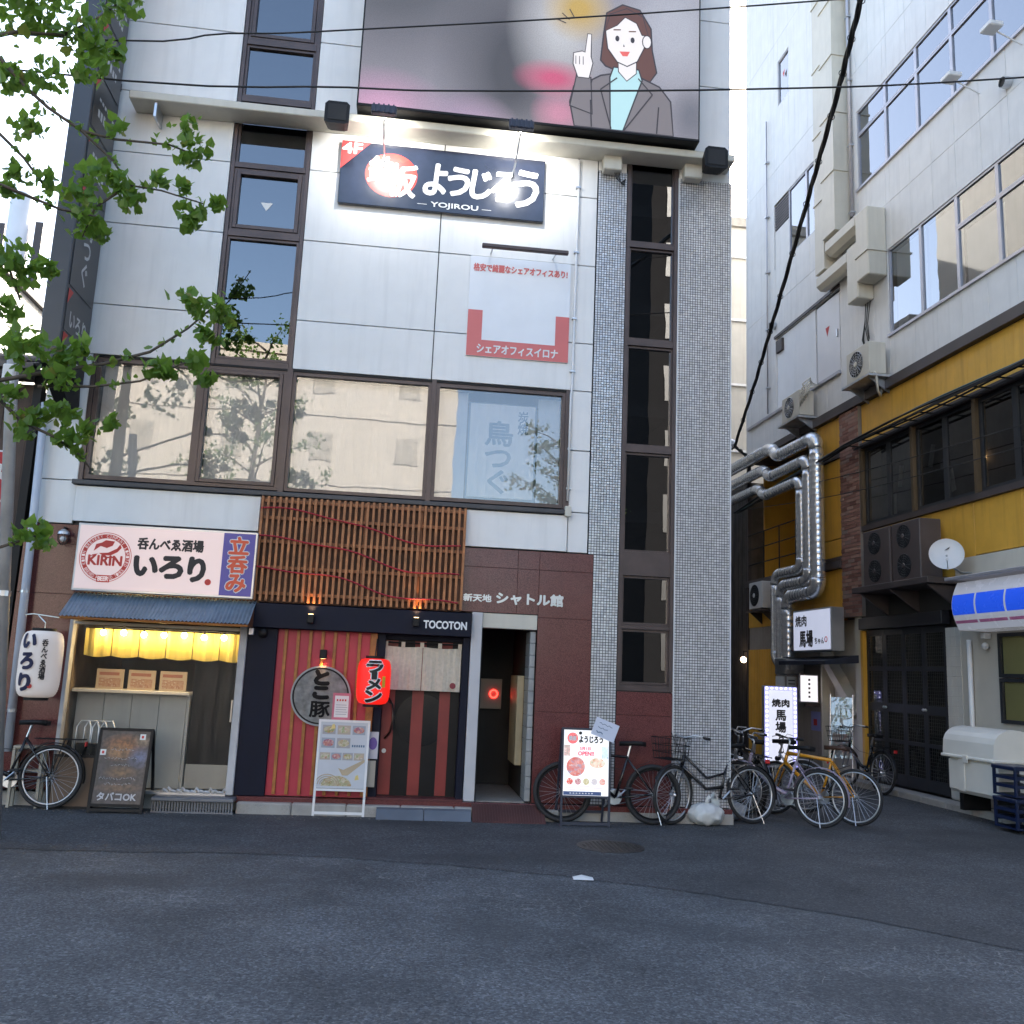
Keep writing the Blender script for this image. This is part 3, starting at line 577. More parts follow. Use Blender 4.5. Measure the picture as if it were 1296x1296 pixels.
T.text('lettering','呑んべゑ酒場',(.72,.13),(-2.69,yk,2.915),EX,EZ,M_brk,bold=.006)
for ch,x,z,w,h in (('い',-2.94,2.66,.24,.20),('ろ',-2.66,2.66,.24,.23),('り',-2.38,2.65,.17,.26)): T.text('lettering',ch,(w,h),(x,yk,z),EX,EZ,M_brk,bold=.018)
T.part('seal',MB().poly([(x,yk,z) for x,z in ell(-2.245,2.515,.036,.036,16)]),M_er)
for ch,z in (('立',2.95),('呑',2.735),('み',2.52)):
    T.text('letter_outline',ch,(.21,.19),(-1.935,yk,z),EX,EZ,M_whiteink,bold=.020); T.text('lettering',ch,(.21,.19),(-1.935,yk-.004,z),EX,EZ,flat('orange_red',(.78,.12,.05)),bold=.009)
# awning
T=Thing('awning','blue grey corrugated metal awning over the standing bar','awning',(-2.7,10.6,2.05))
mb=MB(); n=96
for i in range(n):
    a,b=-3.70+i*2.0/n,-3.70+(i+1)*2.0/n; h=lambda k:.008*math.cos(k*PI)
    mb.quad((a,10.43,2.055+h(i)),(b,10.43,2.055+h(i+1)),(b,10.84,2.335+h(i+1)),(a,10.84,2.335+h(i)))
T.part('sheet',mb,mat('corrugated_blue',(.22,.29,.36),.4,metal=.5,var=.15,streak=.2))
for x in (-3.66,-2.7,-1.73): T.part('rafter',MB().prism([(10.46,2.03),(10.92,2.03),(10.92,2.33),(10.84,2.31)],lambda a,b:(x-.015,a,b),lambda a,b:(x+.015,a,b)),M_woodback)
T.part('front_batten',MB().tube([(-3.69,10.45,2.035),(-1.71,10.45,2.035)],.014,6),M_slat)
T.part('wire_hook',MB().tube([(-3.70,10.45,2.03),(-3.98,10.5,2.06),(-4.08,10.55,2.05)],.006,5),M_steel)
# bar room seen through the clear curtain
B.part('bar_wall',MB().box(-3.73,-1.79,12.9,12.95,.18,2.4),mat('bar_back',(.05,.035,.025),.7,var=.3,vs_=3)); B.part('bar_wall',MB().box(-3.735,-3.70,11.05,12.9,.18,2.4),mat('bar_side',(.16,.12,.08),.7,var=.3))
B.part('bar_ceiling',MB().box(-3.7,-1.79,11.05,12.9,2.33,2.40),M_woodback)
B.part('door_post',MB().box(-1.86,-1.775,10.85,11.04,.18,2.05,.008),mat('worn_white',(.42,.42,.43),.5,var=.2,streak=.3))
B.part('door_post',MB().box(-3.75,-3.70,10.93,11.04,.18,2.05,.006),mat('worn_white'))
B.part('door_track',MB().box(-3.7,-1.86,10.86,11.0,.17,.20),M_alu)
T=Thing('bar_counter','pale grey panelled counter with a narrow white shelf inside the standing bar','counter',(-3.0,11.2,.17))
M_cnt=mat('counter_grey',(.36,.36,.34),.45,var=.1,vs_=2)
for i in range(4): T.part('front_panel',MB().box(-3.66+i*.305,-3.36+i*.305,11.2,11.24,.19,1.23,.003),M_cnt)
T.part('shelf',MB().box(-3.68,-2.40,11.06,11.5,1.235,1.275,.006),mat('shelf_white',(.60,.56,.48),.4,var=.05)); T.part('end_panel',MB().box(-2.44,-2.41,11.2,11.5,.19,1.23),M_cnt)
T=Thing('glass_door','dark glazed sliding door with a grey kick plate inside the bar','door',(-2.13,11.25,.17))
T.part('leaf',MB().box(-2.40,-1.87,11.255,11.28,.462,2.05),mat('door_dark',(.012,.011,.011),.5,var=.2,spec=.2)); T.part('kick_plate',MB().box(-2.40,-1.87,11.25,11.28,.19,.46,.004),M_cnt); T.part('handle',MB().box(-1.945,-1.925,11.20,11.25,.95,1.2,.004),M_chrome)
for i,x in enumerate((-3.30,-2.95,-2.60)):
    T=Thing('menu_card','small pale framed menu card standing on the bar shelf '+('next to the side wall','between two other cards','next to the dark sliding door')[i],'menu',(x,11.12,1.275),group='menu cards on the bar shelf')
    bd=T.part('card',MB().box(x-.15,x+.15,11.12,11.14,1.277,1.50,.003),mat('card_tan',(.42,.33,.22),.6,var=.1))
    T.part('print',MB().plate(x-.12,x+.12,1.30,1.40,11.118),foodmat('card_print',[(.35,.22,.14),(.25,.1,.06),(.5,.45,.35)],50),parent=bd); T.part('heading',MB().plate(x-.12,x+.10,1.43,1.465,11.118),flat('card_head',(.30,.12,.08)),parent=bd)
M_ycl=mat('yellow_cloth',(.36,.29,.07),.8,var=.1,bump=.1,bs=20)
for i in range(6):
    x0=-3.60+i*.30; mb=MB(); n=8
    for a in range(n):
        for b in range(4):
            f=lambda u,v:(x0+.005+u*.29/n*1.0,11.03+.012*math.sin(u*1.7+i)+.004*v,1.95-.075*v-(.02*math.sin(u/n*PI) if v==4 else 0))
            mb.quad(f(a,b),f(a+1,b),f(a+1,b+1),f(a,b+1))
    solo('cloth_valance','yellow cloth flap hanging under the awning behind the bulbs','cloth',mb,M_ycl,group='yellow cloth flaps over the bar opening',smooth=True)
M_bulb=flat('bulb_glow',(1,.80,.42),es=16)
wv=solo('bulb_wire','black festoon wire along the top of the bar opening','wire',MB().tube([(-3.62+i*.09,10.98,1.975-.01*abs(math.sin(i*.8))) for i in range(21)],.004,5),M_rubber)
for i in range(7):
    x=-3.38+i*.222; z=1.905+.008*math.sin(i*2.1)
    T=Thing('light_bulb','glowing bare bulb strung over the bar opening','light bulb',(x,10.955,z),group='bare bulbs over the bar opening')
    T.part('socket',MB().lathe([(.012,.03),(.014,.07)],(x,10.955,z),8),M_black); T.part('globe',MB().ball((x,10.955,z),.032,12,8),M_bulb,smooth=True)
    l=bpy.data.lights.new('bulb_light','POINT'); l.energy=.55; l.color=(1,.66,.28); l.shadow_soft_size=.03; lo=bpy.data.objects.new('bulb_light',l); COL.objects.link(lo); lo.parent=T.e; lo.location=(0,-.02,-.06)
# clear vinyl curtain
T=Thing('vinyl_curtain','clear wrinkled vinyl curtain hanging across the bar opening','curtain',(-2.7,10.9,.19))
mb=MB(); n=120
def cur(u,v): return (-3.66+u*1.86/n,10.905+.004*math.sin(u*.55)+.002*math.sin(u*1.37+v*.4)+.008*v/14*math.sin(u*.23+1),2.0-.128*v+(.01*math.sin(u*.9) if v==14 else 0))
for u in range(n):
    for v in range(14): mb.quad(cur(u,v),cur(u+1,v),cur(u+1,v+1),cur(u,v+1))
T.part('sheet',mb,glass('vinyl',(.96,.96,.95),.0,rough=.22,wave=.05,haze=(.5,.47,.42),hz=.035,gc=.35),smooth=True)
T.part('top_hem',MB().box(-3.68,-1.80,10.875,10.90,1.985,2.02,.005),mat('hem_white',(.6,.56,.48),.6,var=.1))
mb=MB()
for i in range(14): mb.tube([(-2.55+i*.05,10.88+.01*math.sin(i),.195),(-2.52+i*.05,10.85,.23+.02*math.sin(i*2)),(-2.48+i*.05,10.87,.2)],.016,6)
T.part('crumpled_hem',mb,mat('foil',(.5,.5,.5),.4,var=.2),kind='stuff')
# stack of folding chairs
for k in range(4):
    x=-3.55+k*.085
    T=Thing('folding_chair','folded grey tubular steel chair leaning in the stack beside the bar counter','chair',(x,11.0,.18),group='folded chairs beside the bar counter')
    T.part('frame',MB().tube([(x,10.96,.19),(x-.02,11.05,.85),(x+.02,11.06,.92),(x+.10,11.06,.92),(x+.13,11.05,.85),(x+.15,10.97,.19)],.011,6),M_steel,smooth=True); T.part('seat',MB().box(x,x+.13,11.0,11.03,.35,.68,.008),M_black)
# metal step
T=Thing('metal_step','grey perforated metal step in front of the bar door','step',(-2.16,10.8,0))
T.part('tread',MB().box(-2.60,-1.73,10.66,10.93,.13,.168,.006),mat('step_grey',(.16,.17,.19),.5,metal=.4,var=.2))
for i in range(29): T.part('riser_bar',MB().box(-2.595+i*.03,-2.578+i*.03,10.69,10.71,.005,.13),mat('step_grey'))
T.part('rail',MB().box(-2.60,-1.73,10.685,10.715,0.0,.02),mat('step_grey'))
# wall lamp above the lantern
T=Thing('wall_lamp','small caged wall lamp on the granite beside the lightbox sign','lamp',(-3.9,10.9,2.9))
T.part('cap',MB().lathe([(.02,.06),(.06,.03),(.065,0)],(-3.9,10.84,2.98),14),M_steel); c=T.part('bulb',MB().ball((-3.9,10.84,2.93),.035),M_wplastic,smooth=True)
mb=MB()
for k in range(6):
    a=k*PI/3; mb.tube([(-3.9+.06*math.cos(a),10.84+.06*math.sin(a),2.98),(-3.9+.065*math.cos(a),10.84+.065*math.sin(a),2.92),(-3.9+.02*math.cos(a),10.84+.02*math.sin(a),2.86)],.004,4)
T.part('cage',mb,M_black,kind='stuff'); T.part('arm',MB().tube([(-3.9,10.94,3.06),(-3.9,10.84,3.06),(-3.9,10.84,3.0)],.012,6),M_black)
# ------------------------------------------------------------------ lattice screen over the ramen shop
T=Thing('lattice_screen','brown wooden lattice screen with red cords above the ramen shop','lattice',(-.55,10.85,2.33))
T.part('back_board',MB().box(-1.755,.648,10.905,10.925,2.335,3.57),M_woodback)
for i in range(36):
    x=-1.745+i*.0677; T.part('slat',MB().box(x,x+.030,10.79+rnd.uniform(-.002,.002),10.835,2.34+rnd.uniform(0,.006),3.56,.003),M_wood)
for z in (2.42,2.72,3.02,3.30,3.50): T.part('rail',MB().box(-1.75,.645,10.837,10.868,z,z+.035),M_wood)
for x in (-1.2,-.55,.1): T.part('post',MB().box(x,x+.04,10.870,10.904,2.34,3.56),M_wood)
for j,z0 in enumerate((3.42,3.08,2.72)):
    T.part('cord',MB().tube([(-1.74+.06*i,10.782,z0-(.34 if j<2 else .30)/(1+math.exp(-(i-20)*.22))+.02*math.sin(i*.35+j)) for i in range(40)],.009,5),flat('red_cord',(.34,.015,.03)))
# ------------------------------------------------------------------ ramen shop front
T=Thing('ramen_shopfront','navy framed ramen shop front with red slatted wall and striped door','shopfront',(-.5,10.9,.18))
hd=T.part('header',MB().box(-1.78,.778,10.80,10.94,2.04,2.318,.006),M_navy)
T.text('lettering','TOCOTON',(.50,.088),(.47,10.799,2.165),EX,EZ,M_whiteink,parent=hd,bold=.004)
T.part('post',MB().box(-1.772,-1.44,10.88,10.965,.18,2.038,.004),M_navy)
T.part('red_wall',MB().box(-1.438,-.302,10.93,10.965,.185,2.038),M_red)
for i in range(8): T.part('slat',MB().box(-1.365+i*.14,-1.328+i*.14,10.905,10.929,.20,2.035,.003),M_slat)
T.part('end_board',MB().box(-.375,-.302,10.90,10.929,.20,2.035,.004),M_slat)
T.part('door_frame',MB().box(-.30,-.205,10.92,11.12,.18,2.038,.004),M_navy); T.part('door_frame',MB().box(.695,.778,10.92,11.12,.18,2.038,.004),M_navy); T.part('door_head',MB().box(-.204,.694,11.0,11.12,1.98,2.038),M_navy)
dr=T.part('door',MB().box(-.203,.693,11.08,11.12,.20,1.978),mat('door_black',(.008,.008,.009),.35,var=.2,spec=.25))
M_str=mat('stripe_red',(.22,.028,.024),.4,var=.15)
for x0,x1 in ((-.20,-.06),(.14,.275),(.46,.585)): T.part('stripe',MB().box(x0,x1,11.070,11.079,.21,1.97),M_str,parent=dr)
T.part('round_window',MB().lathe([(.30,0),(.30,.004)],(.26,11.0745,1.06),40,axis='y'),mat('dark_glass',(.004,.004,.005),.15,var=0),parent=dr)
T.part('handle',MB().tube([(-.13,11.07,1.30),(-.08,11.0,1.22),(-.07,10.98,1.05),(-.09,11.0,.92),(-.15,11.07,.84)],.012,8),mat('handle_iron',(.08,.06,.05),.3,metal=.8),parent=dr,smooth=True)
T.part('lock',MB().lathe([(.025,0),(.025,.02)],(-.15,11.05,.70),14,axis='y'),M_chrome,parent=dr)
T.part('sill',MB().box(-.30,.778,10.86,11.08,.176,.20,.004),mat('sill_red',(.09,.02,.02),.5))
rs=T.part('round_sign',MB().lathe([(.335,.0),(.335,.03),(.31,.036),(.31,.03),(.0005,.03)],(-.90,10.895-.03,1.30),48,axis='y',caps=False),mat('stone_disc',(.20,.20,.19),.7,var=.4,vs_=12,bump=.5,bs=30))
rs.data.flip_normals() if False else None
T.part('disc_face',MB().poly([(x,10.86,z) for x,z in ell(-.90,1.30,.332,.332,48)]),mat('stone_disc'),parent=rs); T.part('disc_rim',ringmb(-.90,1.30,.300,.318,10.858),M_black,parent=rs); T.part('disc_edge',ringmb(-.90,1.30,.320,.338,10.8575),mat('rim_grey',(.3,.3,.3),.5),parent=rs)
for ch,z,w,h in (('と',1.505,.15,.15),('こ',1.335,.16,.12),('豚',1.15,.22,.17)): T.text('lettering',ch,(w,h),(-.90,10.853,z),EX,EZ,flat('deep_black',(.003,.003,.003),.9),parent=rs,bold=.006 if ch=='豚' else .016)
for i,(x,z) in enumerate(((-1.07,2.16),(.13,2.18),(-.905,1.77))):
    y=10.80 if i<2 else 10.905
    L_=Thing('spot_lamp',('small black spot lamp on the navy header left of the shop name','small black spot lamp on the navy header next to the white lettering','small black spot lamp above the round stone sign')[i].replace('left of the shop name','above the red slats'),'lamp',(x,y,z))
    L_.part('body',MB().box(x-.04,x+.04,y-.09,y-.02,z-.05,z+.05,.008),M_black); L_.part('mount',MB().box(x-.02,x+.02,y-.02,y-.001,z-.02,z+.02),M_black)
    d=1 if i<2 else -1
    L_.part('lens',MB().lathe([(.028,0),(.028,.004)],(x,y-.055,z+d*.051),12),flat('warm_lens',(1,.6,.25),es=2))
    l=bpy.data.lights.new('lamp_light','SPOT'); l.energy=1.6; l.color=(1,.52,.2); l.spot_size=R(80); l.spot_blend=.7; l.shadow_soft_size=.02; lo=bpy.data.objects.new('lamp_light',l); COL.objects.link(lo); lo.parent=L_.e; lo.location=(0,-.055,d*.07); lo.rotation_euler=(0 if d<0 else PI,0,0)
    lo.rotation_euler=Vector((0,-.35,-d)).to_track_quat('Z','Y').to_euler()
T=Thing('door_camera','small round black camera and grey box on the navy post','camera',(-1.66,10.88,1.97))
T.part('box',MB().box(-1.755,-1.70,10.80,10.88,1.95,2.03,.006),M_alu); T.part('dome',MB().ball((-1.60,10.84,1.98),.055,14,8),M_black,smooth=True)
T=Thing('wall_notice','pink bordered paper notice stuck over the round stone sign','notice',(-.66,10.85,1.02))
bd=T.part('sheet',MB().box(-.76,-.555,10.846,10.852,1.02,1.34),flat('pink_paper',(.55,.16,.22))); T.part('print',MB().plate(-.735,-.58,1.07,1.31,10.845),M_paper,parent=bd)
for k in range(4): T.part('text_mark',MB().plate(-.715+k*.03,-.697+k*.03,1.25,1.272,10.844),M_redink,parent=bd)
for j in range(5): T.part('text_line',MB().plate(-.72,-.60+.01*(j%2),1.10+.026*j,1.107+.026*j,10.844),flat('grey_print',(.4,.38,.42)),parent=bd)
# noren
T=Thing('noren_curtain','beige linen doorway curtain in two panels with small red crest','curtain',(.23,10.98,1.4))
M_lin=mat('linen',(.56,.50,.40),.85,var=.1,vs_=30,bump=.25,bs=250)
for x0,x1 in ((-.215,.228),(.236,.685)):
    mb=MB(); n=20
    f=lambda u,v:(x0+(x1-x0)*u/n,10.965+.010*math.sin(u*.8+x0*9)*(v/8)+.004*math.sin(u*2.1),1.905-.063*v-.012*math.sin(u/n*PI)*(1-v/8))
    for u in range(n):
        for v in range(8): mb.quad(f(u,v),f(u+1,v),f(u+1,v+1),f(u,v+1))
    T.part('cloth',mb,M_lin,smooth=True)
for x in (-.20,.0,.22,.43,.665): T.part('loop',MB().box(x-.022,x+.022,10.955,10.975,1.895,1.955),M_lin)
T.part('rod',MB().tube([(-.21,10.97,1.945),(.70,10.97,1.945)],.010,8),M_black)
T.part('crest',MB().poly([(x,10.945,z) for x,z in ell(.60,1.47,.035,.035,20)]),flat('crest_red',(.22,.03,.04)))
# ------------------------------------------------------------------ lanterns
def wraptext(body,rect,c,rf,th0,bold=0,vertical=True,gap=.012):
    V,F=glyphs(body,vertical); xs=[v[0] for v in V]; ys=[v[1] for v in V]; x0,x1,y0,y1=min(xs),max(xs),min(ys),max(ys); sx=rect[0]/(x1-x0); sz=rect[1]/(y1-y0); mb=MB()
    sh=[(0,0)]+([(bold*math.cos(a*PI/3),bold*math.sin(a*PI/3)) for a in range(6)] if bold else [])
    for k,(dx,dz) in enumerate(sh):
        P=[]
        for a,b in V:
            z=(b-(y0+y1)/2)*sz+dz+rect[2]; r=rf(z)+gap+.0004*k; th=th0+((a-(x0+x1)/2)*sx+dx)/rf(0)
            P.append((c[0]+r*math.sin(th),c[1]-r*math.cos(th),c[2]+z))
        mb.add(P,F)
    return mb
def lantern(name,label,c,H,Rr,m,capm,sq=.55):
    T=Thing(name,label,'lantern',(c[0],c[1],c[2]-H/2-.03))
    rf=lambda z:Rr*(max(0,1-abs(2*z/H)**4.5))**.42*.42+Rr*.58 if abs(z)<H/2 else Rr*.58
    prof=[]
    n=int(H/.0125)
    for i in range(n+1):
        z=-H/2+H*i/n; prof.append((rf(z)+(.0035 if i%2 else -.001),z))
    b=T.part('paper_shade',MB().lathe(prof,c,40,caps=False),m,smooth=True)
    T.part('top_cap',MB().lathe([(Rr*.57,H/2-.004),(Rr*.57,H/2+.03),(Rr*.45,H/2+.03)],c,28),capm); T.part('bottom_cap',MB().lathe([(Rr*.45,-H/2-.03),(Rr*.57,-H/2-.03),(Rr*.57,-H/2+.004)],c,28),capm)
    return T,b,rf
c=(-.305,10.55,1.492)
T,b,rf=lantern('red_lantern','red ribbed paper lantern with bold black ramen lettering hanging by the door',c,.50,.185,mat('lantern_red',(.52,.012,.008),.5,var=.05,emit=(1,.015,.008),es=.16),M_black)
for i,(ch,z,w,h) in enumerate((('ラ',.16,.17,.12),('ー',.065,.04,.08),('メ',-.03,.14,.11),('ン',-.16,.17,.12))):
    T.part('letter_outline',wraptext(ch,(w,h,z),c,rf,.05,.020),M_whiteink,parent=b); T.part('lettering',wraptext(ch,(w,h,z),c,rf,.05,.008,gap=.016),M_ink,parent=b)
T.part('yellow_label',MB().quad(*[(c[0]+(rf(z)+.013)*math.sin(t),c[1]-(rf(z)+.013)*math.cos(t),c[2]+z) for t,z in ((.52,-.06),(.72,-.06),(.72,.06),(.52,.06))]),flat('yellow_ink',(.6,.42,.03)),parent=b)
T.part('hanger',MB().tube([(c[0],c[1],1.76),(c[0],c[1],1.80),(c[0],10.80,1.88),(c[0],10.90,1.97)],.007,6),M_rubber); T.part('cord',MB().tube([(-.16,10.62,1.30),(-.08,10.7,1.24),(-.05,10.75,1.1),(-.06,10.85,.95)],.008,6),M_rubber)
c=(-3.855,10.52,1.53)
T,b,rf=lantern('white_lantern','large white ribbed paper lantern with dark blue lettering beside the bar',c,.70,.212,mat('lantern_white',(.72,.68,.64),.6,var=.03,emit=(1,.80,.68),es=.035),M_black)
M_bi=flat('indigo_ink',(.015,.015,.06))
for ch,z,w,h in (('い',.24,.14,.14),('ろ',.03,.13,.16),('り',-.19,.12,.17)): T.part('lettering',wraptext(ch,(w,h,z),c,rf,-.30,.012),M_bi,parent=b)
T.part('lettering',wraptext('呑んべゑ酒場',(.055,.42,.05),c,rf,.46,.003),M_brk,parent=b)
T.part('seal',MB().add([(c[0]+(rf(-.21)+.012)*math.sin(.0+.11*math.cos(a)),c[1]-(rf(-.21)+.012)*math.cos(.0+.11*math.cos(a)),c[2]-.23+.024*math.sin(a)) for a in [2*PI*k/16 for k in range(16)]],[tuple(range(16))]),M_redink,parent=b)
T.part('hanger',MB().tube([(c[0],c[1],1.91),(c[0],c[1],1.97),(-3.95,10.55,2.05)],.006,5),M_steel)
# ------------------------------------------------------------------ boards on the pavement
def tilted(mb,x0,yb,t):
    mb.V=[(x0+u,yb+v*math.sin(t)-w*math.cos(t),v*math.cos(t)+w*math.sin(t)) for u,w,v in mb.V]; return mb
class Board:
    def __init__(s,name,label,cat,x0,W,yb,H,t,fm,v0,rear=True,fw=.028,dep=.022):
        s.x0,s.yb,s.t=x0,yb,t; s.T=Thing(name,label,cat,(x0+W/2,yb,0)); B_=lambda *a,**k:tilted(MB().box(*a,**k),x0,yb,t)
        for a,b in ((0,fw),(W-fw,W)): s.T.part('leg',B_(a,b,-.012,.012,0,v0),fm)
        mb=MB()
        for a,b,c,d in ((0,fw,v0,H),(W-fw,W,v0,H),(fw,W-fw,v0,v0+fw),(fw,W-fw,H-fw,H)): mb.box(a,b,-dep/2,dep/2,c,d)
        s.fr=s.T.part('frame',tilted(mb,x0,yb,t),fm); s.T.part('back_panel',B_(fw-.003,W-fw+.003,-.009,-.003,v0+fw-.003,H-fw+.003),M_black,parent=s.fr)
        s.T.part('foot_rail',B_(fw,W-fw,-.01,.01,.02,.05),fm)
        top=(yb+H*math.sin(t),H*math.cos(t))
        if rear:
            for a in (0,W-fw): s.T.part('rear_leg',MB().prism([(a,0),(a+fw,0),(a+fw,1),(a,1)],lambda p,q:(x0+p,top[0]+.02+(1-q)*.30,top[1]*q*.98),lambda p,q:(x0+p,top[0]+.045+(1-q)*.30,top[1]*q*.98)),fm)
            s.T.part('rear_rail',MB().box(x0+fw,x0+W-fw,top[0]+.29,top[0]+.31,.10,.13),fm)
        s.ez=(0,math.sin(t),math.cos(t))
    def at(s,u,v,k=1): return (s.x0+u,s.yb+v*math.sin(s.t)-(.003+.0015*k)*math.cos(s.t),v*math.cos(s.t)+(.003+.0015*k)*math.sin(s.t))
    def rect(s,name,u0,u1,v0,v1,m,k=1): return s.T.part(name,MB().quad(s.at(u0,v0,k),s.at(u1,v0,k),s.at(u1,v1,k),s.at(u0,v1,k)),m,parent=s.fr)
    def poly(s,name,pts,m,k=1): return s.T.part(name,MB().poly([s.at(u,v,k) for u,v in pts]),m,parent=s.fr)
    def text(s,body,u,v,w,h,m,k=3,bold=0): return s.T.part('lettering',textmb(body,(w,h),s.at(u,v,k),EX,s.ez,bold),m,parent=s.fr)
b=Board('chalk_board','black A-frame board with colourful chalk writing beside the bar step','board',-3.215,.565,10.56,.89,.17,M_black,.07,fw=.03)
ox,oy=-3.215+.2825,10.56
b.rect('chalk_picture',.03,.535,.10,.86,picture('chalk_picture',(.075,.065,.07),[((.0,.08,.70),(.26,.5,.13),(.40,.16,.06)),((-.05,.08,.62),(.2,.5,.1),(.42,.22,.10)),((.17,.08,.58),(.14,.5,.14),(.12,.15,.26)),((.0,.08,.42),(.2,.5,.08),(.26,.15,.08)),((.0,.08,.26),(.28,.5,.06),(.22,.13,.08)),((.18,.08,.75),(.1,.5,.08),(.30,.22,.15))],fine=.75,fscale=26),1)
M_chalk=flat('chalk',(.50,.50,.52))
for v,w in ((.66,.26),(.57,.38),(.50,.22),(.36,.42),(.305,.30)):
    n=int(w/.035)
    for i in range(n):
        u=.2825-w/2+i*.035
        b.T.part('chalk_stroke',MB().tube([b.at(u,v+rnd.uniform(-.012,.012),3),b.at(u+.012,v+rnd.uniform(-.018,.018),3),b.at(u+.024,v+rnd.uniform(-.012,.012),3)],.0025,4),M_chalk,parent=b.fr)
b.text('タバコOK',.28,.175,.40,.08,M_chalk,bold=.003)
for u,v in ((.46,.80),(.07,.63)): b.rect('sticker',u-.03,u+.03,v-.03,v+.03,M_paper,3); b.rect('sticker_mark',u-.012,u+.012,v-.014,v+.014,M_redink,4)
b=Board('menu_board','white framed stand with photos of ramen bowls','board',-.892,.575,10.76,1.045,.06,M_wplastic,.27,fw=.026)
b.rect('menu_sheet',.026,.549,.30,1.02,mat('menu_blue_white',(.50,.53,.58),.3,var=.06),1)
FOOD=[foodmat('ramen%d'%i,c,45) for i,c in enumerate(([(.45,.38,.26),(.6,.55,.42),(.2,.28,.08),(.5,.2,.06)],[(.5,.42,.3),(.15,.3,.1),(.6,.58,.5),(.4,.15,.1)],[(.42,.12,.1),(.6,.4,.35),(.25,.08,.2),(.55,.5,.45)]))]
def bowl(b,u,v,w,h,i):
    b.rect('photo',u-w/2,u+w/2,v-h/2,v+h/2,flat('photo_bg%d'%(i%3),((.34,.33,.34),(.42,.36,.30),(.30,.34,.40))[i%3]),2); b.poly('bowl',[(u+.42*w*math.cos(a),v+.36*h*math.sin(a)) for a in [2*PI*k/18 for k in range(18)]],FOOD[i%3],3)
for i in range(3): bowl(b,.12+i*.167,.935,.145,.10,i)
for i in range(2): bowl(b,.12+i*.17,.79,.15,.11,i+2)
for k in range(6): b.rect('text_mark',.385+k*.025,.402+k*.025,.75,.775,M_bl,3)
for i in range(4): bowl(b,.095+i*.126,.645,.115,.08,i+1)
b.poly('noodle_art',[(.25,.52),(.31,.50),(.50,.60),(.54,.62),(.54,.59),(.36,.44),(.30,.44)],flat('noodle_tan',(.45,.36,.24)),2)
for k in range(5): b.T.part('swirl_art',MB().tube([b.at(.14+(.03+.025*k)*math.cos(a),.34+(.02+.022*k)*math.sin(a),3) for a in [PI*j/14 for j in range(15)]],.004,4),flat('noodle_tan'),parent=b.fr)
b.poly('bowl_art',[(.24+.17*math.cos(a),.325+.11*math.sin(a)) for a in [PI*k/16 for k in range(17)]],FOOD[0],2)
for u,v in ((.14,.97),(.44,.42)): b.poly('highlight_art',[(u,v-.03),(u+.05,v-.02),(u+.035,v+.03),(u+.01,v+.02)],flat('art_yellow',(.70,.55,.20)),4)
T=Thing('wall_leaflets','two leaflets, a purple drawing over a beige card, behind the menu stand','leaflet',(-.27,10.88,.30))
l=T.part('card',MB().box(-.345,-.215,10.885,10.893,.62,.92),flat('leaflet_white',(.52,.52,.58))); T.part('drawing',MB().poly([(x,10.883,z) for x,z in ell(-.275,.79,.048,.07,16)]),flat('purple_print',(.16,.10,.36)),parent=l); T.part('card',MB().box(-.345,-.23,10.885,10.893,.31,.60),flat('leaflet_beige',(.42,.39,.34)))
b=Board('opening_board','black framed lit white board announcing an opening with food photos','board',1.84,.565,10.47,1.07,.05,mat('frame_blue_black',(.035,.04,.06),.4,var=.1),.31,fw=.024)
pw=flat('lit_white',(.80,.80,.83),.4,es=.16); b.rect('lit_face',.024,.541,.333,1.047,pw,1)
b.poly('logo_disc',[(.125+.062*math.cos(a),.955+.062*math.sin(a)) for a in [2*PI*k/24 for k in range(24)]],flat('logo_red',(.62,.13,.13),es=.2),2); b.text('鉄板',.125,.955,.085,.05,M_whiteink,3,.003); b.text('ようじろう',.335,.945,.27,.07,M_ink,3,.004)
M_pk=flat('pink_letters',(.70,.10,.14),es=.2); b.text('5月1日',.27,.845,.12,.035,M_pk,3,.002); b.text('OPEN!!',.28,.79,.18,.042,M_pk,3,.003)
b.rect('picture_strip',.03,.10,.76,.88,foodmat('strip1',[(.35,.28,.25),(.55,.3,.28),(.6,.55,.5)],60,.2),2); b.rect('picture_strip',.46,.535,.74,.87,foodmat('strip2',[(.45,.55,.62),(.6,.62,.65),(.3,.4,.5)],60,.2),2)
b.poly('meat_photo',[(.165+.105*math.cos(a),.645+.105*math.sin(a)) for a in [2*PI*k/28 for k in range(28)]],foodmat('meat',[(.45,.10,.08),(.6,.3,.26),(.25,.28,.36),(.55,.42,.38)],38,.2),2)
b.poly('dish_photo',[(.41+.09*math.cos(a),.69+.055*math.sin(a)) for a in [2*PI*k/24 for k in range(24)]],foodmat('dish',[(.6,.5,.4),(.5,.2,.1),(.62,.6,.55),(.25,.3,.12)],40,.2),2)
for i,cc in enumerate(((.6,.1,.08),(.45,.2,.22),(.45,.40,.22),(.5,.46,.48),(.6,.28,.24))): b.poly('small_photo',[(.10+i*.093+.036*math.cos(a),.485+.036*math.sin(a)) for a in [2*PI*k/16 for k in range(16)]],foodmat('small%d'%i,[cc,tuple(x*.6 for x in cc),(.6,.55,.5)],60,.2),2)
for j in range(3):
    for i in range(3): b.rect('text_line',.05+i*.16,.05+i*.16+.12-.02*(j%2),.395+j*.018,.401+j*.018,flat('fine_print',(.45,.36,.38),es=.2),2)
b.rect('footer',.03,.46,.338,.378,flat('footer_blue',(.05,.08,.18),es=.1),2)
for i in range(8): b.rect('text_line',.10+i*.035,.12+i*.035,.352,.365,M_whiteink,3)
n_=Thing('taped_note','tilted handwritten paper note taped to the corner of the lit white board','note',(2.30,10.5,1.0))
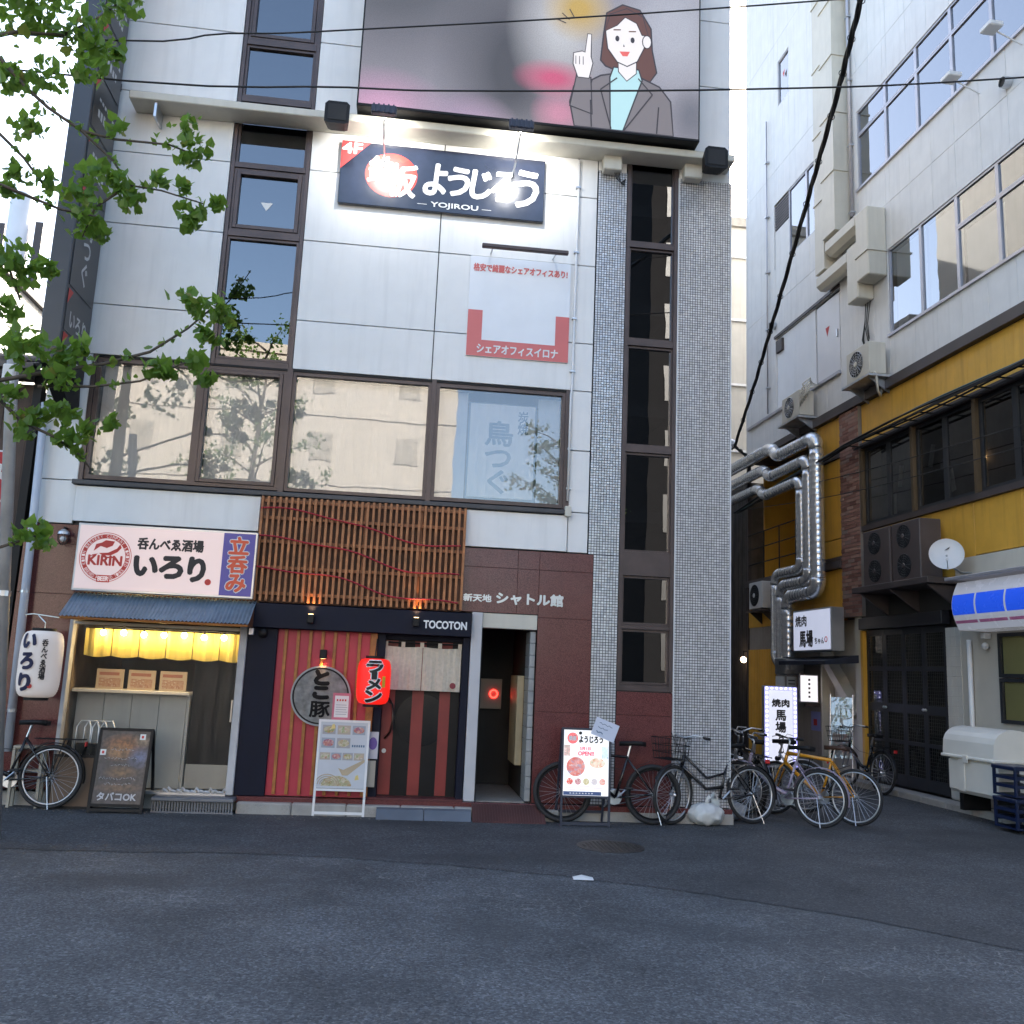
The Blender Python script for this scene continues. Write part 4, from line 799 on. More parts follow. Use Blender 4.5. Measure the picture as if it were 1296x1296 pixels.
c_,s_=math.cos(-.35),math.sin(-.35); f=lambda a,b_,k=0:(2.33+a*c_-b_*s_,10.49-.004*k,1.06+a*s_+b_*c_)
sh=n_.part('sheet',MB().prism([(-.14,-.10),(.14,-.10),(.14,.10),(-.14,.10)],lambda a,b_:f(a,b_,1),lambda a,b_:f(a,b_,0)),flat('note_paper',(.62,.66,.78)))
for j in range(3): n_.part('handwriting',MB().tube([f(-.09+.02*i,.05-.05*j+.008*math.sin(i*2.3+j),1.4) for i in range(9-2*j)],.003 if j<2 else .005,4),M_bl,parent=sh)
# ramps
T=Thing('kerb_ramp','two blue grey plastic kerb ramps in front of the ramen shop door','ramp',(.34,10.7,0))
for x0 in (-.19,.34): T.part('ramp_block',MB().prism([(10.60,.004),(10.76,.004),(10.76,.115),(10.70,.10)],lambda a,b:(x0+.004,a,b),lambda a,b:(x0+.526,a,b)),mat('ramp_plastic',(.10,.12,.15),.6,var=.15,bump=.3,bs=90))
T=Thing('entrance_ramp','dark red ribbed ramp plate in front of the building entrance','ramp',(1.27,10.7,0))
M_rr=mat('ramp_red',(.085,.035,.032),.6,var=.2)
T.part('plate',MB().prism([(10.56,.004),(10.87,.004),(10.87,.165),(10.83,.165)],lambda a,b:(.88,a,b),lambda a,b:(1.70,a,b)),M_rr)
for i in range(26): T.part('rib',MB().prism([(10.565,.012),(10.825,.168),(10.825,.174),(10.565,.019)],lambda a,b:(.89+i*.031,a,b),lambda a,b:(.902+i*.031,a,b)),M_rr)
# things by the left wall
T=Thing('leaning_board','brown cardboard panel in a black frame leaning behind the parked bicycle','board',(-3.5,10.8,0))
T.part('frame',tilted(MB().box(0,.03,-.01,.01,0,.57).box(.43,.46,-.01,.01,0,.57).box(.03,.43,-.01,.01,0,.03).box(.03,.43,-.01,.01,.54,.57),-3.72,10.80,.1),M_black); T.part('panel',tilted(MB().box(.031,.429,-.006,.004,.031,.539),-3.72,10.80,.1),mat('cardboard',(.16,.11,.075),.8,var=.15))
T=Thing('step_stool','pale wooden stool standing by the granite wall under the white lantern','stool',(-3.97,10.9,0))
M_pw=mat('pale_wood',(.36,.33,.27),.6,var=.2)
T.part('seat',MB().box(-4.12,-3.80,10.78,10.92,.62,.65,.006),M_pw); T.part('shelf',MB().box(-4.09,-3.83,10.79,10.91,.38,.40),M_pw)
for x in (-4.12,-3.83):
    for y in (10.78,10.89): T.part('leg',MB().box(x,x+.03,y,y+.03,0,.619),M_pw)
# ------------------------------------------------------------------ side-street building (own frame: o outwards distance, s along the street)
T=C=Thing('corner_building','white upper building with gold clad lower floors along the side street','building',(8.5,13,0),frame='r')
M_wr=mat('alc_panel',(.70,.695,.68),.55,var=.05,streak=.10,bump=.05,bs=50)
opn=[(6.3,15.14,11.0,12.62),(6.3,14.2,7.75,9.33),(16.5,18.9,11.05,12.65),(15.95,18.85,7.68,9.36),(18.07,18.65,15.05,16.2)]
sl=sorted(set([round(6+.62*i,3) for i in range(24)]+[20.5]+[x for q in opn for x in q[:2]])); sl=[s for i,s in enumerate(sl) if i==0 or s-sl[i-1]>.02]
for a,b in zip(sl,sl[1:]):
    for z0,z1 in ((6.97,10.2),(10.2,13.5),(13.5,16.8),(16.8,20.5)):
        cuts=sorted((q[2],q[3]) for q in opn if q[0]<=a+.03 and q[1]>=b-.03 and q[3]>z0 and q[2]<z1); z=z0
        for c,d in cuts+[(z1,z1)]:
            if c-z>.02: C.part('wall_panel',MB().box(8.5+rnd.uniform(-.001,.001),8.56,a+.0025,b-.0025,z+.002,min(c,z1)-.002,.003),M_wr)
            z=max(z,d)
C.part('core_wall',MB().box(9.3,17,6,20.49,6.75,20.4),M_core); C.part('end_wall',MB().box(8.5,17,20.505,20.56,6.9,20.5),M_wr); C.part('soffit',MB().box(8.45,9.31,15.96,20.49,6.80,6.95),M_beam); C.part('roof',MB().box(8.4,17.1,5.9,20.6,20.51,20.8),M_concrete)
C.part('near_wall',MB().box(8.57,17,5.94,5.995,0,20.5),M_wr); C.part('panel_backing',MB().box(8.565,8.6,18.92,20.49,6.9,20.4),M_joint); C.part('panel_backing',MB().box(8.565,8.6,6,20.49,12.7,15.0),M_joint); C.part('panel_backing',MB().box(8.565,8.6,6,20.49,9.4,10.98),M_joint); C.part('panel_backing',MB().box(8.565,8.6,6,20.49,16.25,20.4),M_joint); C.part('panel_backing',MB().box(8.565,8.6,6,18.0,15.0,16.2),M_joint); C.part('panel_backing',MB().box(8.565,8.6,6,20.49,6.76,7.66),M_joint)
M_al2=mat('window_alu',(.44,.43,.46),.4,metal=.5,var=.1)
def rwin(s0,s1,z0,z1,pane,fm=M_al2,o=8.515,fw=.035,bl=None,dep=.05,T=None,bo=.14):
    T=T or C; mb=MB()
    for a,b,c,d in ((s0,s0+fw,z0,z1),(s1-fw,s1,z0,z1),(s0+fw,s1-fw,z0,z0+fw),(s0+fw,s1-fw,z1-fw,z1)): mb.box(o,o+dep,a,b,c,d)
    w=T.part('window',mb,fm)
    T.part('pane',MB().quad((o+dep*.5,s1-fw+.003,z0+fw-.003),(o+dep*.5,s0+fw-.003,z0+fw-.003),(o+dep*.5,s0+fw-.003,z1-fw+.003),(o+dep*.5,s1-fw+.003,z1-fw+.003)),pane,parent=w)
    if bl: T.part('blind',MB().quad((o+bo,s1-fw,z0+fw),(o+bo,s0+fw,z0+fw),(o+bo,s0+fw,z1-fw),(o+bo,s1-fw,z1-fw)),bl,parent=w)
    return w
M_gup=glass('upper_glass',(.55,.6,.64),.24,wave=.004); M_wbl=mat('white_blind',(.80,.82,.84),.8,var=.03)
s=15.14
for i in range(9):
    a,b=s-.975,s; rwin(a,b,11.0,12.12,M_gup); rwin(a,b,12.125,12.62,M_gup); s=a
s=14.2
for i in range(8):
    a,b=s-.97,s
    if i in (0,1): rwin(a,b,7.75,9.33,M_gup,bl=M_wbl)
    else: rwin(a,b,7.75,8.78,M_gup,bl=M_wbl if i%3 else None); rwin(a,b,8.785,9.33,M_gup)
    s=a
for sd,zb in ((15.16,11.0),(14.22,7.75)): C.part('window_sill',MB().box(8.46,8.53,6.3,sd,zb-.05,zb-.003),M_al2)
rwin(16.5,17.3,11.05,12.65,M_gup); rwin(17.3,18.15,11.05,12.65,M_gup); rwin(18.07,18.65,15.05,16.2,M_gup)
C.part('blank_panel',MB().box(8.52,8.55,18.16,18.89,11.06,11.98),M_wr); C.part('louvre_panel',MB().box(8.54,8.56,18.16,18.89,12.0,12.64),M_joint)
for i in range(9): C.part('louvre',MB().box(8.515,8.535,18.17,18.88,12.02+i*.068,12.06+i*.068),M_beam)
C.part('red_mark',MB().poly([(8.512,18.40,15.75),(8.512,18.28,15.8),(8.512,18.33,15.6)]),M_bsr)
for a,b in ((17.95,18.84),(17.0,17.94)): C.part('blank_panel',MB().box(8.53,8.56,a,b,7.70,9.34),M_wbl)
d=C.part('service_door',MB().box(8.52,8.56,15.98,16.92,7.70,9.30,.004),mat('door_white',(.66,.66,.68),.4,var=.03)); C.part('handle',MB().box(8.49,8.52,16.04,16.08,8.40,8.55),M_chrome,parent=d); C.part('red_mark',MB().poly([(8.517,16.55,8.75),(8.517,16.38,8.75),(8.517,16.48,8.55)]),M_bsr,parent=d)
C.part('door_head',MB().box(8.47,8.53,15.9,18.9,9.37,9.43),M_beam); C.part('ledge',MB().box(8.44,8.53,15.9,20.4,7.60,7.66),M_al2)
C.part('vent_grille',MB().box(8.47,8.53,18.5,18.8,9.0,9.28),M_beam)
# beam, gold cladding
C.part('steel_beam',MB().box(8.40,8.50,6,17.1,6.76,6.94,.004),M_beam); C.part('steel_beam',MB().box(8.42,8.50,15.96,20.5,3.84,3.98),M_beam)
def gold(s0,s1,z0,z1,o=8.5):
    C.part('gold_panel',MB().box(o+rnd.uniform(-.001,.001),o+.05,s0+.003,s1-.003,z0,z1,.003),M_gold)
s=15.22
while s>6.2:
    a=max(6,s-1.03); gold(a,s,6.02,6.755); 
    if s>12.7: gold(a,s,3.32,4.40)
    else: gold(a,s,3.62,4.40)
    s=a
gold(15.95,17.05,4.42,5.95); gold(15.95,17.05,6.08,6.755); C.part('frame_rail',MB().box(8.46,8.5,15.95,17.1,5.955,6.075),M_beam); C.part('frame_rail',MB().box(8.46,8.5,15.95,17.1,4.0,4.06),M_beam); gold(15.95,17.1,4.07,4.40)
for a,b in ((15.95,17.1),(17.1,18.3),(18.3,19.5),(19.5,20.5)): gold(a,b,3.25,3.83)
C.part('core_wall',MB().box(9.05,17,6,16.9,0,6.74),M_core)
C.part('upper_backing',MB().box(8.56,8.6,6,15.9,6.0,6.75),M_joint); C.part('upper_backing',MB().box(8.56,8.6,6,17.05,3.3,4.42),M_joint)
# balcony recess
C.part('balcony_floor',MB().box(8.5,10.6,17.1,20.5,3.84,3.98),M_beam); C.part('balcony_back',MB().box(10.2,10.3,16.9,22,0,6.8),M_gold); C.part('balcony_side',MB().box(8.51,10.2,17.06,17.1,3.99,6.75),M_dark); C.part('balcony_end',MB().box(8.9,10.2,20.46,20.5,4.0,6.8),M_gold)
C.part('balcony_post',MB().box(8.46,8.54,20.38,20.46,0.1,6.8),M_beam)
for z in (4.35,4.7,5.05): C.part('rail',MB().tube([(8.47,17.15,z),(8.47,20.4,z)],.014,6),M_black)
for s in (17.9,18.7,19.5): C.part('rail_post',MB().tube([(8.47,s,3.98),(8.47,s,5.05)],.014,6),M_black)
# brick pier
m,nt,p=newmat('brick'); ge=nt.nodes.new('ShaderNodeNewGeometry'); c=ramp(nt,ge.outputs['Random Per Island'],[(0,(.16,.07,.05)),(.4,(.26,.13,.10)),(.8,(.34,.20,.15)),(1,(.22,.17,.15))]); nt.links.new(c,p.inputs['Base Color']); p.inputs['Roughness'].default_value=.8; M_brick=m
C.part('pier_core',MB().box(8.455,8.9,15.26,15.94,2.9,6.76),mat('mortar',(.22,.20,.18),.9))
mb=MB()
for j in range(55):
    z=2.91+j*.07; k=-1
    while k<4:
        a=15.26+(k+(.5 if j%2 else 0))*.225; b=a+.215; a=max(a,15.262); b=min(b,15.938)
        if b-a>.03: mb.box(8.44+rnd.uniform(-.004,.004),8.456,a,b,z,z+.06)
        k+=1
C.part('brickwork',mb,M_brick,kind='stuff')
# second-floor dark windows
M_dk=mat('dark_frame',(.02,.022,.026),.4,var=.2); M_gdk=glass('bar_glass',(.30,.30,.31),.07,wave=.02)
C.part('window_band',MB().box(8.44,8.53,6,15.2,4.405,4.50),M_beam); C.part('window_band',MB().box(8.44,8.53,6,15.2,5.93,6.015),M_beam)
for a,b in ((13.63,15.16),(12.02,13.55),(10.40,11.94),(8.8,10.3),(7.2,8.7)):
    mid=(a+b)/2; rwin(a,mid,4.52,5.91,M_gdk,M_dk,fw=.05); rwin(mid,b,4.52,5.91,M_gdk,M_dk,fw=.05)
for s in (15.165,13.555,11.945,10.305,8.71): C.part('mullion',MB().box(8.45,8.56,s,s+.07,4.505,5.925),mat('bronze_strip',(.13,.09,.05),.4,metal=.4))
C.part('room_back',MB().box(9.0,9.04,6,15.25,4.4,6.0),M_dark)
for i,(s,z,t) in enumerate(((14.1,5.2,.2),(13.2,5.35,.3),(12.7,4.85,-.2),(14.3,4.75,0))):
    C.part('window_paper',MB().prism([(-.06,-.18),(.06,-.18),(.06,.18),(-.06,.18)],lambda a,b:(8.56,s+a*math.cos(t)-b*math.sin(t),z+a*math.sin(t)+b*math.cos(t)),lambda a,b:(8.563,s+a*math.cos(t)-b*math.sin(t),z+a*math.sin(t)+b*math.cos(t))),flat('paper_dim',(.42,.44,.42)))
lw=C.part('room_lamp',MB().ball((8.95,12.5,5.2),.05),flat('room_bulb',(1,.6,.25),es=3),smooth=True)
# ground floor: black doors, wall, shop window
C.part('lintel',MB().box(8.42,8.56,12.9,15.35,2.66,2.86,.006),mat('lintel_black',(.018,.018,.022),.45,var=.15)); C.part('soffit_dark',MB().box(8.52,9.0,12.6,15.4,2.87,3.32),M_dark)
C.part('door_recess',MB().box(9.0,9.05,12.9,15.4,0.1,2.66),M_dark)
M_mesh=glass('wire_glass',(.26,.26,.25),.03)
for i in range(4):
    a=13.02+i*.575; b=a+.57; f=.055
    D=Thing('folding_door','black framed folding door leaf with wire glass, '+('hinged at the white tiled wall','second from the white tiled wall','third from the white tiled wall','hinged beside the gold post')[i],'door',(8.56,(a+b)/2,.1),frame='r',group='black folding door leaves')
    mb=MB()
    for p_,q_,c_,d_ in ((a,a+f,.12,2.65),(b-f,b,.12,2.65),(a+f,b-f,.12,.30),(a+f,b-f,2.55,2.65),(a+f,b-f,1.28,1.42),(a+f,b-f,1.95,2.02),(a+f,b-f,.78,.84)): mb.box(8.55,8.59,p_,q_,c_,d_)
    fr=D.part('frame',mb,M_dk)
    for z0,z1 in ((.30,.78),(.84,1.28),(1.42,1.95),(2.02,2.55)): D.part('pane',MB().quad((8.572,b-f,z0),(8.572,a+f,z0),(8.572,a+f,z1),(8.572,b-f,z1)),M_mesh,parent=fr)
    mb=MB()
    for k in range(1,9): mb.box(8.566,8.570,a+f+k*.05-.002,a+f+k*.05+.002,.30,2.55)
    for k in range(1,42): mb.box(8.566,8.570,a+f,b-f,.30+k*.054-.002,.30+k*.054+.002)
    D.part('wire_mesh',mb,mat('wire',(.10,.10,.09),.5,metal=.5),parent=fr,kind='stuff'); D.part('knob',MB().ball((8.53,(a+f*.5) if i%2 else (b-f*.5),1.35),.025,10,7),M_chrome,smooth=True)
C.part('gold_post',MB().box(8.48,8.56,15.325,15.40,.1,2.65),M_gold)
C.part('shop_wall',MB().box(8.5,8.56,6,12.92,.1,2.6),mat('shop_cream',(.50,.47,.41),.5,var=.04))
M_wt=mat('white_wall_tile',(.56,.54,.49),.3,var=.06)
for j in range(17):
    for k in range(3): C.part('wall_tile',MB().box(8.488,8.50,12.56+k*.12,12.677+k*.12,.12+j*.146,.262+j*.146,.002),M_wt)
C.part('white_fascia',MB().box(8.47,8.52,6,12.58,3.25,3.60),M_cream); C.part('canopy',MB().box(7.9,8.5,6,12.0,3.19,3.235,.006),M_al2)
for i in range(3):
    a=11.68-.75*(i+1); rwin(a,a+.74,1.26,1.86,glass('shop_glass',(.9,.9,.88),.04),M_dk,o=8.44,fw=.05,bl=mat('yellow_screen',(.62,.52,.20),.6,var=.05),bo=.046); rwin(a,a+.74,1.87,2.47,glass('shop_glass'),M_dk,o=8.44,fw=.05,bl=mat('yellow_screen'),bo=.046)
# convenience store sign: curved white face with blue band and pink line
T=Thing('store_sign','curved white shop sign with wide blue band and pink stripe','sign',(8.1,9,2.5),frame='r')
def arc(z): return 8.02-.10*math.sin((z-2.5)/.66*PI)
def band(z0,z1,s0,s1,off,n=8):
    mb=MB()
    for i in range(n):
        a=z0+(z1-z0)*i/n; b=z0+(z1-z0)*(i+1)/n; mb.quad((arc(a)-off,s1,a),(arc(a)-off,s0,a),(arc(b)-off,s0,b),(arc(b)-off,s1,b))
    return mb
M_sw=mat('sign_acrylic',(.52,.53,.60),.25,var=.02,emit=(.8,.82,.9),es=.03); M_sb=mat('sign_blue',(.015,.07,.55),.25,var=.02,emit=(.02,.1,.8),es=.10); M_sp=mat('sign_pink',(.60,.20,.36),.25,var=.02)
T.part('box',MB().box(8.03,8.48,6,11.9,2.5,3.16),M_sw); fc=T.part('face',band(2.5,3.16,6,11.88,0,12),M_sw,smooth=True); T.part('blue_band',band(2.70,2.98,6,11.87,.003),M_sb,parent=fc,smooth=True); T.part('pink_stripe',band(2.585,2.625,6,11.87,.003,3),M_sp,parent=fc,smooth=True)
for s in (11.35,10.75,10.15,9.5,8.9): T.part('divider',band(2.5,3.16,s,s+.035,.008,12),M_sw,smooth=True)
# wall lamp under it
T=Thing('bracket_lamp','small glass bulb lamp under the blue banded shop sign','lamp',(8.45,11.9,2.2),frame='r'); T.part('base',MB().box(8.38,8.49,11.86,11.94,2.40,2.48,.006),M_wplastic); T.part('globe',MB().ball((8.42,11.9,2.30),.05,12,8),M_wplastic,smooth=True); T.part('cage',MB().torus((8.42,11.9,2.30),.056,.004,'z',16,4),M_steel)
# kerb on the side street
T=Thing('side_kerb',None,None,(8.2,10,0),frame='r',kind='structure')
s=6
while s<15.6:
    T.part('kerb_stone',MB().box(8.18,8.33,s+.003,s+.597,-.02,.10+rnd.uniform(-.003,.003),.012),M_concrete); s+=.6
T.part('drain_strip',MB().box(8.332,8.5,6,15.6,-.02,.09),M_concrete)
# storage box, crates
T=Thing('storage_bin','large off white plastic storage bin with rounded lid by the shop window','bin',(8.08,11.4,.1),frame='r')
M_bin=mat('bin_plastic',(.72,.69,.62),.38,var=.04)
def rprism(s0,s1,prof): return MB().prism(prof,lambda a,b:(a,s0,b),lambda a,b:(a,s1,b))
body=T.part('body',MB().box(7.80,8.40,10.95,11.95,.33,.80,.05),M_bin); lp=[(7.77,.80)]+[(8.08-.31*math.cos(a),.86+.34*math.sin(a)**.6) for a in [PI*k/12 for k in range(13)]]+[(8.40,.80)]
T.part('lid',rprism(10.92,11.98,lp),M_bin,smooth=False); T.part('rim',MB().box(7.745,8.42,10.90,12.0,.785,.825,.01),M_bin); T.part('latch',MB().box(7.73,7.746,11.40,11.50,.74,.84,.006),M_bin); T.part('rib',MB().box(7.785,7.80,11.55,11.68,.36,.78,.006),M_bin)
for s in (11.1,11.8): T.part('foot',MB().box(7.9,8.3,s-.04,s+.04,.1,.33),M_black)
for k,z in enumerate((.05,.43)):
    T=Thing('bottle_crate','dark blue plastic crate '+('on the ground beside the storage bin','stacked on another crate beside the storage bin')[k],'crate',(7.9,10.66,z),frame='r',group='blue crates by the storage bin')
    M_cr=mat('crate_blue',(.006,.014,.05),.4,var=.1); mb=MB(); s0,s1,o0,o1=10.44,10.86,7.70,8.05
    T.part('base',MB().box(o0,o1,s0,s1,z,z+.02),M_cr); T.part('rim',MB().box(o0-.01,o1+.01,s0-.01,s1+.01,z+.31,z+.36,.008),M_cr)
    for a,b in ((s0,s0+.03),(s1-.03,s1)):
        for c_,d_ in ((o0,o0+.03),(o1-.03,o1)): T.part('corner',MB().box(c_,d_,a,b,z+.02,z+.31),M_cr)
    for zz in (z+.10,z+.2): T.part('slat',MB().box(o0+.005,o1-.005,s0+.005,s1-.005,zz,zz+.04),M_cr)
# ------------------------------------------------------------------ air conditioners
def aircon(name,label,o0,o1,s0,s1,z0,z1,m,fans=1,shelf=True,group=None):
    T=Thing(name,label,'air conditioner',((o0+o1)/2,(s0+s1)/2,z0),frame='r',group=group)
    b=T.part('casing',MB().box(o0,o1,s0,s1,z0,z1,.012),m); r=min(.4*(z1-z0)/fans,.36*(s1-s0)); cs=s0+(s1-s0)*.56
    for k in range(fans):
        cz=z0+(z1-z0)*(k+.5)/fans
        T.part('fan_well',MB().lathe([(r,0),(r,.012)],(o0-.004,cs,cz),24,axis='x'),M_black,parent=b)
        mb=MB()
        for j in range(1,6): mb.torus((o0-.010,cs,cz),r*j/5,.004,'x',20,4)
        for j in range(8): a=PI*j/8; mb.tube([(o0-.012,cs-r*math.cos(a),cz-r*math.sin(a)),(o0-.012,cs+r*math.cos(a),cz+r*math.sin(a))],.0035,4)
        T.part('fan_guard',mb,M_dk if m is not M_cream else M_steel,parent=b,kind='stuff'); T.part('hub',MB().lathe([(r*.22,0),(r*.18,-.012)],(o0-.016,cs,cz),12,axis='x'),m,parent=b)
    if shelf:
        T.part('shelf',MB().box(o0-.06,8.49,s0-.08,s1+.08,z0-.07,z0-.03),M_steel if m is M_cream else M_beam)
        for s in (s0+.05,s1-.05): T.part('bracket',MB().prism([(8.49,z0-.07),(o0,z0-.07),(8.49,z0-.32)],lambda a,b_:(a,s-.015,b_),lambda a,b_:(a,s+.015,b_)),M_steel if m is M_cream else M_beam)
    return T
M_acb=mat('ac_brown',(.075,.058,.056),.45,var=.12)
aircon('air_conditioner','brown twin fan air conditioner on the shelf nearer the satellite dish',8.02,8.38,12.75,13.52,3.32,4.24,M_acb,2,False,'brown air conditioners on the shelf'); aircon('air_conditioner','brown twin fan air conditioner on the shelf beside the brick pier',8.02,8.38,13.58,14.40,3.32,4.24,M_acb,2,False,'brown air conditioners on the shelf')
T=Thing('equipment_shelf','brown steel shelf carrying the two large air conditioners','shelf',(8.2,13.6,3.1),frame='r'); T.part('deck',MB().box(7.93,8.5,12.45,14.65,3.22,3.315,.006),M_beam)
for s in (12.6,13.6,14.5): T.part('bracket',MB().prism([(8.5,3.215),(8.0,3.215),(8.5,2.87)],lambda a,b:(a,s-.02,b),lambda a,b:(a,s+.02,b)),M_beam)
t=aircon('air_conditioner','cream single fan air conditioner high on the wall by the upper windows',8.10,8.42,14.2,14.98,7.02,7.60,M_cream,1); t.part('pipe_tail',MB().tube([(8.2,14.25,7.1),(8.2,14.15,6.95),(8.25,14.2,6.7),(8.35,14.3,6.65),(8.42,14.35,6.85)],.022,8),M_cream,smooth=True)
t=aircon('air_conditioner','cream air conditioner with tangled pipes below the white service door',8.10,8.42,16.9,17.7,7.02,7.55,M_cream,1)
mb=MB()
for k in range(5): mb.tube([(8.12+.04*k,16.88,7.2+.06*k),(8.05,16.75-.03*k,7.25+.08*k),(8.2,16.6,7.5+.05*k),(8.47,16.7+.1*k,7.62+.03*k)],.016,6)
t.part('pipe_tail',mb,M_cream,smooth=True,kind='stuff')
aircon('air_conditioner','white air conditioner low on the gold wall beside the silver ducts',8.2,8.49,19.0,19.7,3.27,3.86,mat('ac_white',(.55,.55,.54),.4,var=.05),1)
# cream rectangular ducts
def duct(name,label,segs,cat='duct'):
    T=Thing(name,label,cat,(8.4,segs[0][2],segs[0][4]),frame='r')
    for q in segs: T.part('duct_section',MB().box(*q,.006),M_cream)
    return T
def vduct(T,o0,o1,s0,s1,z0,z1,st):
    z=z0
    while z<z1-.01:
        b=min(z+st,z1); T.part('duct_section',MB().box(o0,o1,s0,s1,z+.004,b-.004,.004),M_cream); T.part('flange',MB().box(o0-.02,o1,s0-.02,s1+.02,b-.018,b+.018),M_cream); z=b
T=Thing('square_duct','cream square duct running down the white wall, its elbow turning towards the windows','duct',(8.3,15.7,10),frame='r',group='cream square ducts on the white wall'); vduct(T,8.16,8.495,15.42,15.92,10.3,20.4,1.25); T.part('elbow',MB().box(8.16,8.495,14.60,15.92,9.92,10.29,.10),M_cream); T.part('outlet',MB().box(8.13,8.495,14.20,14.62,8.85,10.15,.02),M_cream)
T.part('flange',MB().box(8.11,8.495,14.18,14.64,9.3,9.33),M_cream)
T=Thing('square_duct','narrower cream square duct behind the larger one on the white wall','duct',(8.3,16.2,9),frame='r',group='cream square ducts on the white wall'); vduct(T,8.22,8.495,15.98,16.36,9.75,20.4,1.5); T.part('elbow',MB().box(8.20,8.495,15.0,16.36,9.40,9.74,.08),M_cream); T.part('outlet',MB().box(8.18,8.495,14.66,15.05,8.6,9.70,.02),M_cream)
# silver spiral ducts
m,nt,p=newmat('spiral_duct'); wv=nt.nodes.new('ShaderNodeTexNoise'); wv.inputs['Scale'].default_value=12
tc=nt.nodes.new('ShaderNodeTexCoord'); nt.links.new(tc.outputs['Object'],wv.inputs['Vector']); nt.links.new(ramp(nt,wv.outputs['Fac'],[(.3,(.68,.70,.73)),(.7,(.84,.86,.88))]),p.inputs['Base Color']); p.inputs['Metallic'].default_value=.8; p.inputs['Roughness'].default_value=.27; M_spi=m
bn=nt.nodes.new('ShaderNodeBump'); bn.inputs['Strength'].default_value=.25; bn.inputs['Distance'].default_value=.02; nt.links.new(noise(nt,9,3),bn.inputs['Height']); nt.links.new(bn.outputs[0],p.inputs['Normal'])
def ribbed(path,r,st=.11):
    pts=[];rr=[]
    P=[Vector(q) for q in path]
    for a,b in zip(P,P[1:]):
        n=max(1,int((b-a).length/st))
        for i in range(n):
            for f,k in ((0,1),(.84,1),(.88,1.02),(.95,1.02)):
                pts.append(a.lerp(b,(i+f)/n)); rr.append(r*k)
    pts.append(P[-1]); rr.append(r); return MB().tube(pts,rr,16)
def elb(a,b,c,rad,n=6):
    a,b,c=Vector(a),Vector(b),Vector(c); u=(a-b).normalized()*rad; v=(c-b).normalized()*rad; return [b+u*(1-t)**2+v*t**2 for t in [i/n for i in range(n+1)]]
def spiral(label,pts,r):
    T=Thing('spiral_duct',label,'duct',pts[-1],frame='r',group='silver spiral ducts beside the gold wall'); cur_=Vector(pts[0])
    for i in range(1,len(pts)-1):
        e=elb(pts[i-1],pts[i],pts[i+1],r*1.9); T.part('duct_run',ribbed([cur_,e[0]],r),M_spi,smooth=True); T.part('elbow',MB().tube(e,r*1.04,16),M_spi,smooth=True); cur_=e[-1]
    T.part('duct_run',ribbed([cur_,pts[-1]],r),M_spi,smooth=True)
spiral('thickest silver duct nearest the brick pier',[(8.28,22,6.75),(8.28,18.6,6.75),(8.22,18.2,6.45),(8.22,16.43,6.45),(8.22,16.43,3.42),(8.22,17.75,3.42),(8.22,17.75,2.2)],.135)
spiral('silver duct in the middle of the three beside the gold wall',[(8.28,22,6.35),(8.28,19.0,6.35),(8.22,18.6,6.08),(8.22,16.78,6.08),(8.22,16.78,3.66),(8.22,18.05,3.66),(8.22,18.05,2.15)],.12)
spiral('silver duct farthest from the brick pier',[(8.28,22,5.98),(8.28,19.3,5.98),(8.22,18.9,5.72),(8.22,17.10,5.72),(8.22,17.10,3.92),(8.22,18.32,3.92),(8.22,18.32,2.1),(8.3,17.9,2.0)],.112)
T=Thing('fan_box','grey metal extractor fan box below the silver ducts','fan',(8.25,17.9,1.8),frame='r'); T.part('casing',MB().box(8.08,8.48,17.6,18.1,1.85,2.18,.02),M_steel); T.part('scroll',MB().lathe([(.17,-.12),(.17,.12)],(8.2,17.85,2.0),18,axis='x'),M_steel); T.part('outlet',MB().box(8.12,8.4,17.45,17.62,1.95,2.15),M_steel)
T=Thing('bent_vent','silver bent vent pipe at the far corner of the white building','vent',(8.0,20.8,7),frame='r'); T.part('pipe',MB().tube(elb((8.4,20.8,7.3),(8.0,20.8,7.45),(7.95,20.8,6.9),.3),.13,14),M_spi,smooth=True)
# ------------------------------------------------------------------ grill restaurant below
C.part('ground_wall',MB().box(8.5,8.56,16.95,20.5,.05,3.24),mat('plain_front',(.30,.27,.24),.6,var=.1,streak=.2)); C.part('ground_wall',MB().box(8.5,8.56,15.42,15.62,.05,3.24),M_cream)
mb=MB()
for i in range(16): C.part('corrugation',MB().tube([(8.49,19.0+i*.09,.1),(8.49,19.0+i*.09,2.4)],.03,6),M_gold)
C.part('gold_head',MB().box(8.48,8.56,15.42,20.5,2.9,3.245),M_gold); C.part('porch_wall',MB().box(8.75,8.8,15.6,16.95,.05,2.9),M_cream); C.part('porch_shade_sheet',MB().box(8.73,8.745,15.66,16.02,.06,2.0),M_dark)  # dark sheet on the porch wall stands in for the shaded gap
C.part('stair_underside',MB().prism([(15.62,1.20),(15.80,1.10),(16.9,2.10),(16.9,2.3)],lambda a,b:(8.50,a,b),lambda a,b:(8.72,a,b)),M_cream); C.part('jamb',MB().box(8.5,8.74,16.9,16.95,.05,2.9),M_cream)
T=Thing('grill_sign','lit white box sign with black grill restaurant lettering and red seal','sign',(8.15,16.35,2.28),frame='r')
bx=T.part('case',MB().box(8.03,8.28,15.58,17.12,2.28,3.07,.008),M_alu); T.part('face',MB().box(8.02,8.029,15.62,17.08,2.31,3.04),mat('sign_lit',(.62,.65,.74),.4,var=.03,emit=(.72,.78,1),es=.10))
